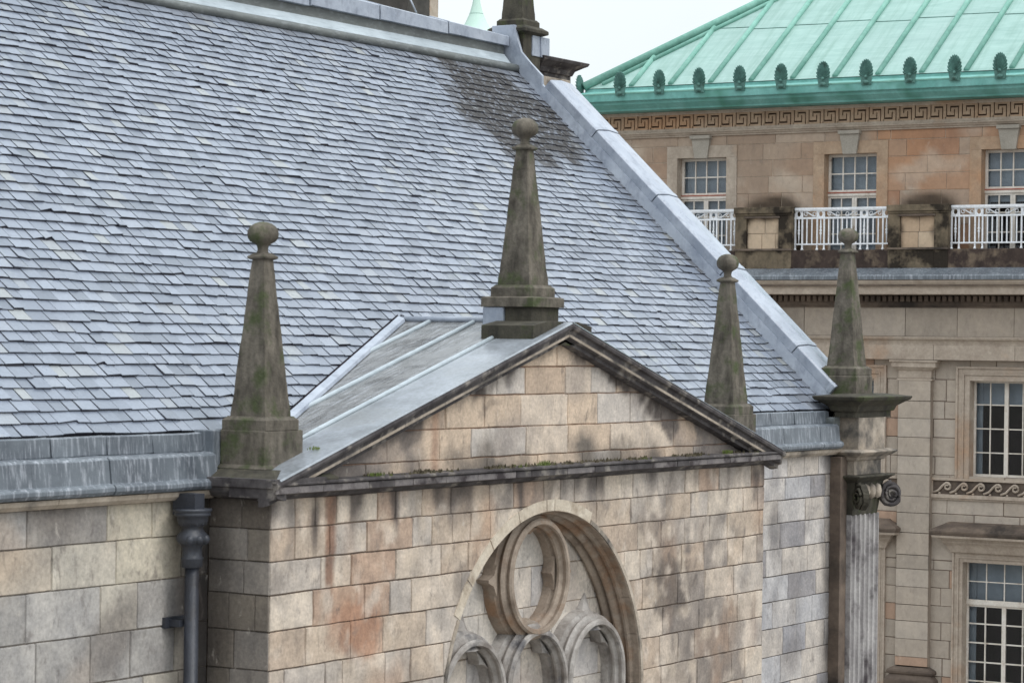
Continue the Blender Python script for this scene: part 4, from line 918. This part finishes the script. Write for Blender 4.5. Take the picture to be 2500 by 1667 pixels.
# middle windows, their panels and the hooded windows below
for i, c in enumerate(LOW):
    w = empty('window', (HL, c, -3), None, None); w.parent = hall; w.matrix_parent_inverse = Matrix.Translation((-33.8, -9, 15))
    if i == 1: w['label'] = 'tall window over the wave scroll panel, dark room behind'
    for s in (-1, 1): sash(w, HL+.25, c+s*.37, .37, -.645, -2.72, 2, 4, 'cream', .045, .024)
    mb = MB(); mb.box((HL+.45, c-.72, -1.18), (HL+.46, c+.72, -.62)); mb.box((HL+.42, c+.60, -2.75), (HL+.44, c+.74, -.62)); mb.build('blind', 'blind', w)
    mb = MB()
    for a, b, u_ in ((.74, .86, .02), (.862, .90, .045), (.90, 1.0, .03), (1.0, 1.05, .06)):
        for s in (-1, 1): mb.box((HL-u_, min(c+s*a, c+s*b), -2.76), (HL+.29 if a == .74 else HL+.02, max(c+s*a, c+s*b), -.645+b-.74))
        mb.box((HL-u_-.001, c-a, -.645+a-.74), (HL+.29 if a == .74 else HL+.02, c+a, -.645+b-.74))
    mb.build('architrave', 'hall_trim', w, bev=.004)
    # wave panel
    pn = MB(); hw = 1.62; pn.box((HL-.05, c-hw, -2.82), (HL+.29, c+hw, -2.762)); pn.box((HL-.03, c-hw, -3.12), (HL-.0, c-hw+.06, -2.82)); pn.box((HL-.03, c+hw-.06, -3.12), (HL-.0, c+hw, -2.82)); pn.box((HL-.07, c-hw-.02, -3.20), (HL+.0, c+hw+.02, -3.12)); pn.box((HL-.04, c-hw, -3.24), (HL+.0, c+hw, -3.20)); wp = pn.build('wave_panel', 'hall_trim', w, bev=.004)
    mb = MB(); nw = 8; per = (2*hw-.14)/nw
    for k in range(nw):
        x0 = c+hw-.09-per*k                                     # running left to right in view = falling v
        pts = [(HL-.02, x0+.02, -3.09), (HL-.02, x0-.10, -3.04), (HL-.02, x0-.20, -2.93), (HL-.02, x0-.28, -2.87)]
        for q in range(16):
            a = q/15*2*math.pi*1.2+math.pi/2; r = .085*(1-.72*q/15); pts.append((HL-.02, x0-.30-r*math.cos(a)*-1, -2.955+r*math.sin(a)))
        mb.tube(pts, [.028]*4+[.032-.014*q/15 for q in range(16)], 6); mb.lathe([(0, -.03), (.03, -.01), (.03, .01), (0, .03)], (HL-.01, x0-.12, -3.10), 8)
    mb.build('wave_scroll', 'hall_trim', wp)
    mb = MB(); mb.box((HL-.002, c-hw+.06, -3.12), (HL-.001, c+hw-.06, -2.82)); mb.build('panel_ground', 'hall_brown', wp)
    # hooded window
    w2 = empty('window', (HL, c, -8), None, None); w2.parent = hall; w2.matrix_parent_inverse = Matrix.Translation((-33.8, -9, 15))
    if i == 1: w2['label'] = 'hooded lower window, blind down to the transom'
    HV = 1.48
    mb = MB(); mb.sqstack([(.40, HV-.02, -3.99), (.42, HV, -3.93), (.42, HV, -3.90), (.39, HV-.04, -3.86), (.20, HV-.28, -3.74), (.05, HV-.32, -3.71)], (HL+.0, c, 0)); hd = mb.build('hood', 'hall_brown', w2, bev=.004)
    mb = MB(); mb.sqstack([(.38, HV-.05, -4.045), (.39, HV-.04, -4.0), (.39, HV-.04, -3.992)], (HL, c, 0)); mb.sqstack([(.10, 1.10, -4.36), (.12, 1.14, -4.30), (.15, 1.18, -4.23), (.17, 1.22, -4.20), (.22, 1.25, -4.15), (.22, 1.27, -4.10), (.24, 1.3, -4.047)], (HL, c, 0)); mb.build('hood_bed', 'hall_trim', hd, bev=.004)
    for s in (-1, 1): sash(w2, HL+.25, c+s*.425, .425, -5.50, -8.4, 2, 7, 'cream', .045, .030)
    sash(w2, HL+.25, c, .85, -4.57, -5.43, 4, 2, 'cream', .03, .022)
    mb = MB(); mb.box((HL+.22, c-.85, -5.50), (HL+.33, c+.85, -5.43)); mb.build('transom', 'cream', w2)
    mb = MB(); mb.box((HL+.42, c-.82, -5.5), (HL+.43, c+.82, -4.5)); mb.box((HL+.38, c+.68, -8.4), (HL+.40, c+.85, -4.57)); mb.build('blind', 'blind', w2)
    mb = MB()
    for a, b, u_ in ((.85, .93, .02), (.932, .97, .045), (.97, 1.04, .03), (1.04, 1.08, .06)):
        for s in (-1, 1): mb.box((HL-u_, min(c+s*a, c+s*b), -8.4), (HL+.29 if a == .85 else HL+.02, max(c+s*a, c+s*b), -4.57+b-.85))
        mb.box((HL-u_-.001, c-a, -4.57+a-.85), (HL+.29 if a == .85 else HL+.02, c+a, -4.57+b-.85))
    mb.build('architrave', 'hall_trim', w2, bev=.004)
    mb = MB(); mb.box((HL-.1, c-1.1, -8.5), (HL+.3, c+1.1, -8.4)); mb.build('sill', 'hall_trim', w2)
# lamp and plants seen through the middle window
lamp = MB(); lamp.lathe([(.13, 0), (.12, .02), (.06, .30), (.0, .31)], (34.75, 5.18, -2.25), 16); mbx = MB(); mbx.lathe([(.09, 0), (.09, .02), (.015, .04), (.015, .5), (0, .5)], (34.75, 5.18, -2.72), 12)
lt = mbx.build('table_lamp', 'iron'); tag(lt, 'small lamp with a glowing orange shade behind the tall hall window', 'lamp')
lamp.build('lamp_shade', 'lamp', lt)
mb = MB(); mb.box((34.5, 4.8, -3.9), (35.1, 6.6, -2.725)); tb = mb.build('sideboard', 'dark', bev=.01); tag(tb, 'dark sideboard inside the hall under the lamp', 'cabinet')

# ================================================================== far things
tw = empty('tower_block', (99, 64, -15), 'dark stone tower with paler corner stones, far behind the church ridge', 'tower')
mb = MB(); mb.box((97.7, 64.45, -15), (99.85, 72, 30)); mb.build('tower_wall', 'tower', tw)
mb = MB(); mb.box((99.852, 64.43, -15), (100.7, 72, 30))
mb.build('quoin', 'hall_trim', tw)
mb = MB(); mb.tube([(97.6, 63.8, 17.9), (97.6, 64.5, 19.2)], .05, 6); mb.build('cable', 'lead', tw)
MAT['pale_copper'] = plain('pale_copper', srgb(176, 204, 192), srgb(192, 216, 206), 1, .6, .3, bd=0)
sp = MB(); sp.lathe([(3.4, -1.6), (2.2, -.95), (1.6, -.62), (1.12, -.2), (.78, .25), (.56, .65), (.37, 1.08), (.25, 1.5), (.15, 2.0), (.10, 2.6), (.06, 3.4), (0, 4.5)], (98.81, 60.72, 16.75), 24)
tag(sp.build('copper_spire', 'pale_copper'), 'slender pale green copper spire just behind the church ridge, left of the dark ridge pinnacle', 'spire')
so = bpy.data.objects['copper_spire']
mb = MB(); mb.lathe([(.375, -.012), (.385, 0), (.375, .012)], (98.81, 60.72, 17.82), 24); mb.build('spire_seam', 'antefix', so)
mb = MB(); mb.box((95, 57, -15), (102.6, 62.4, 15.2)); mb.build('spire_tower', 'tower', so)
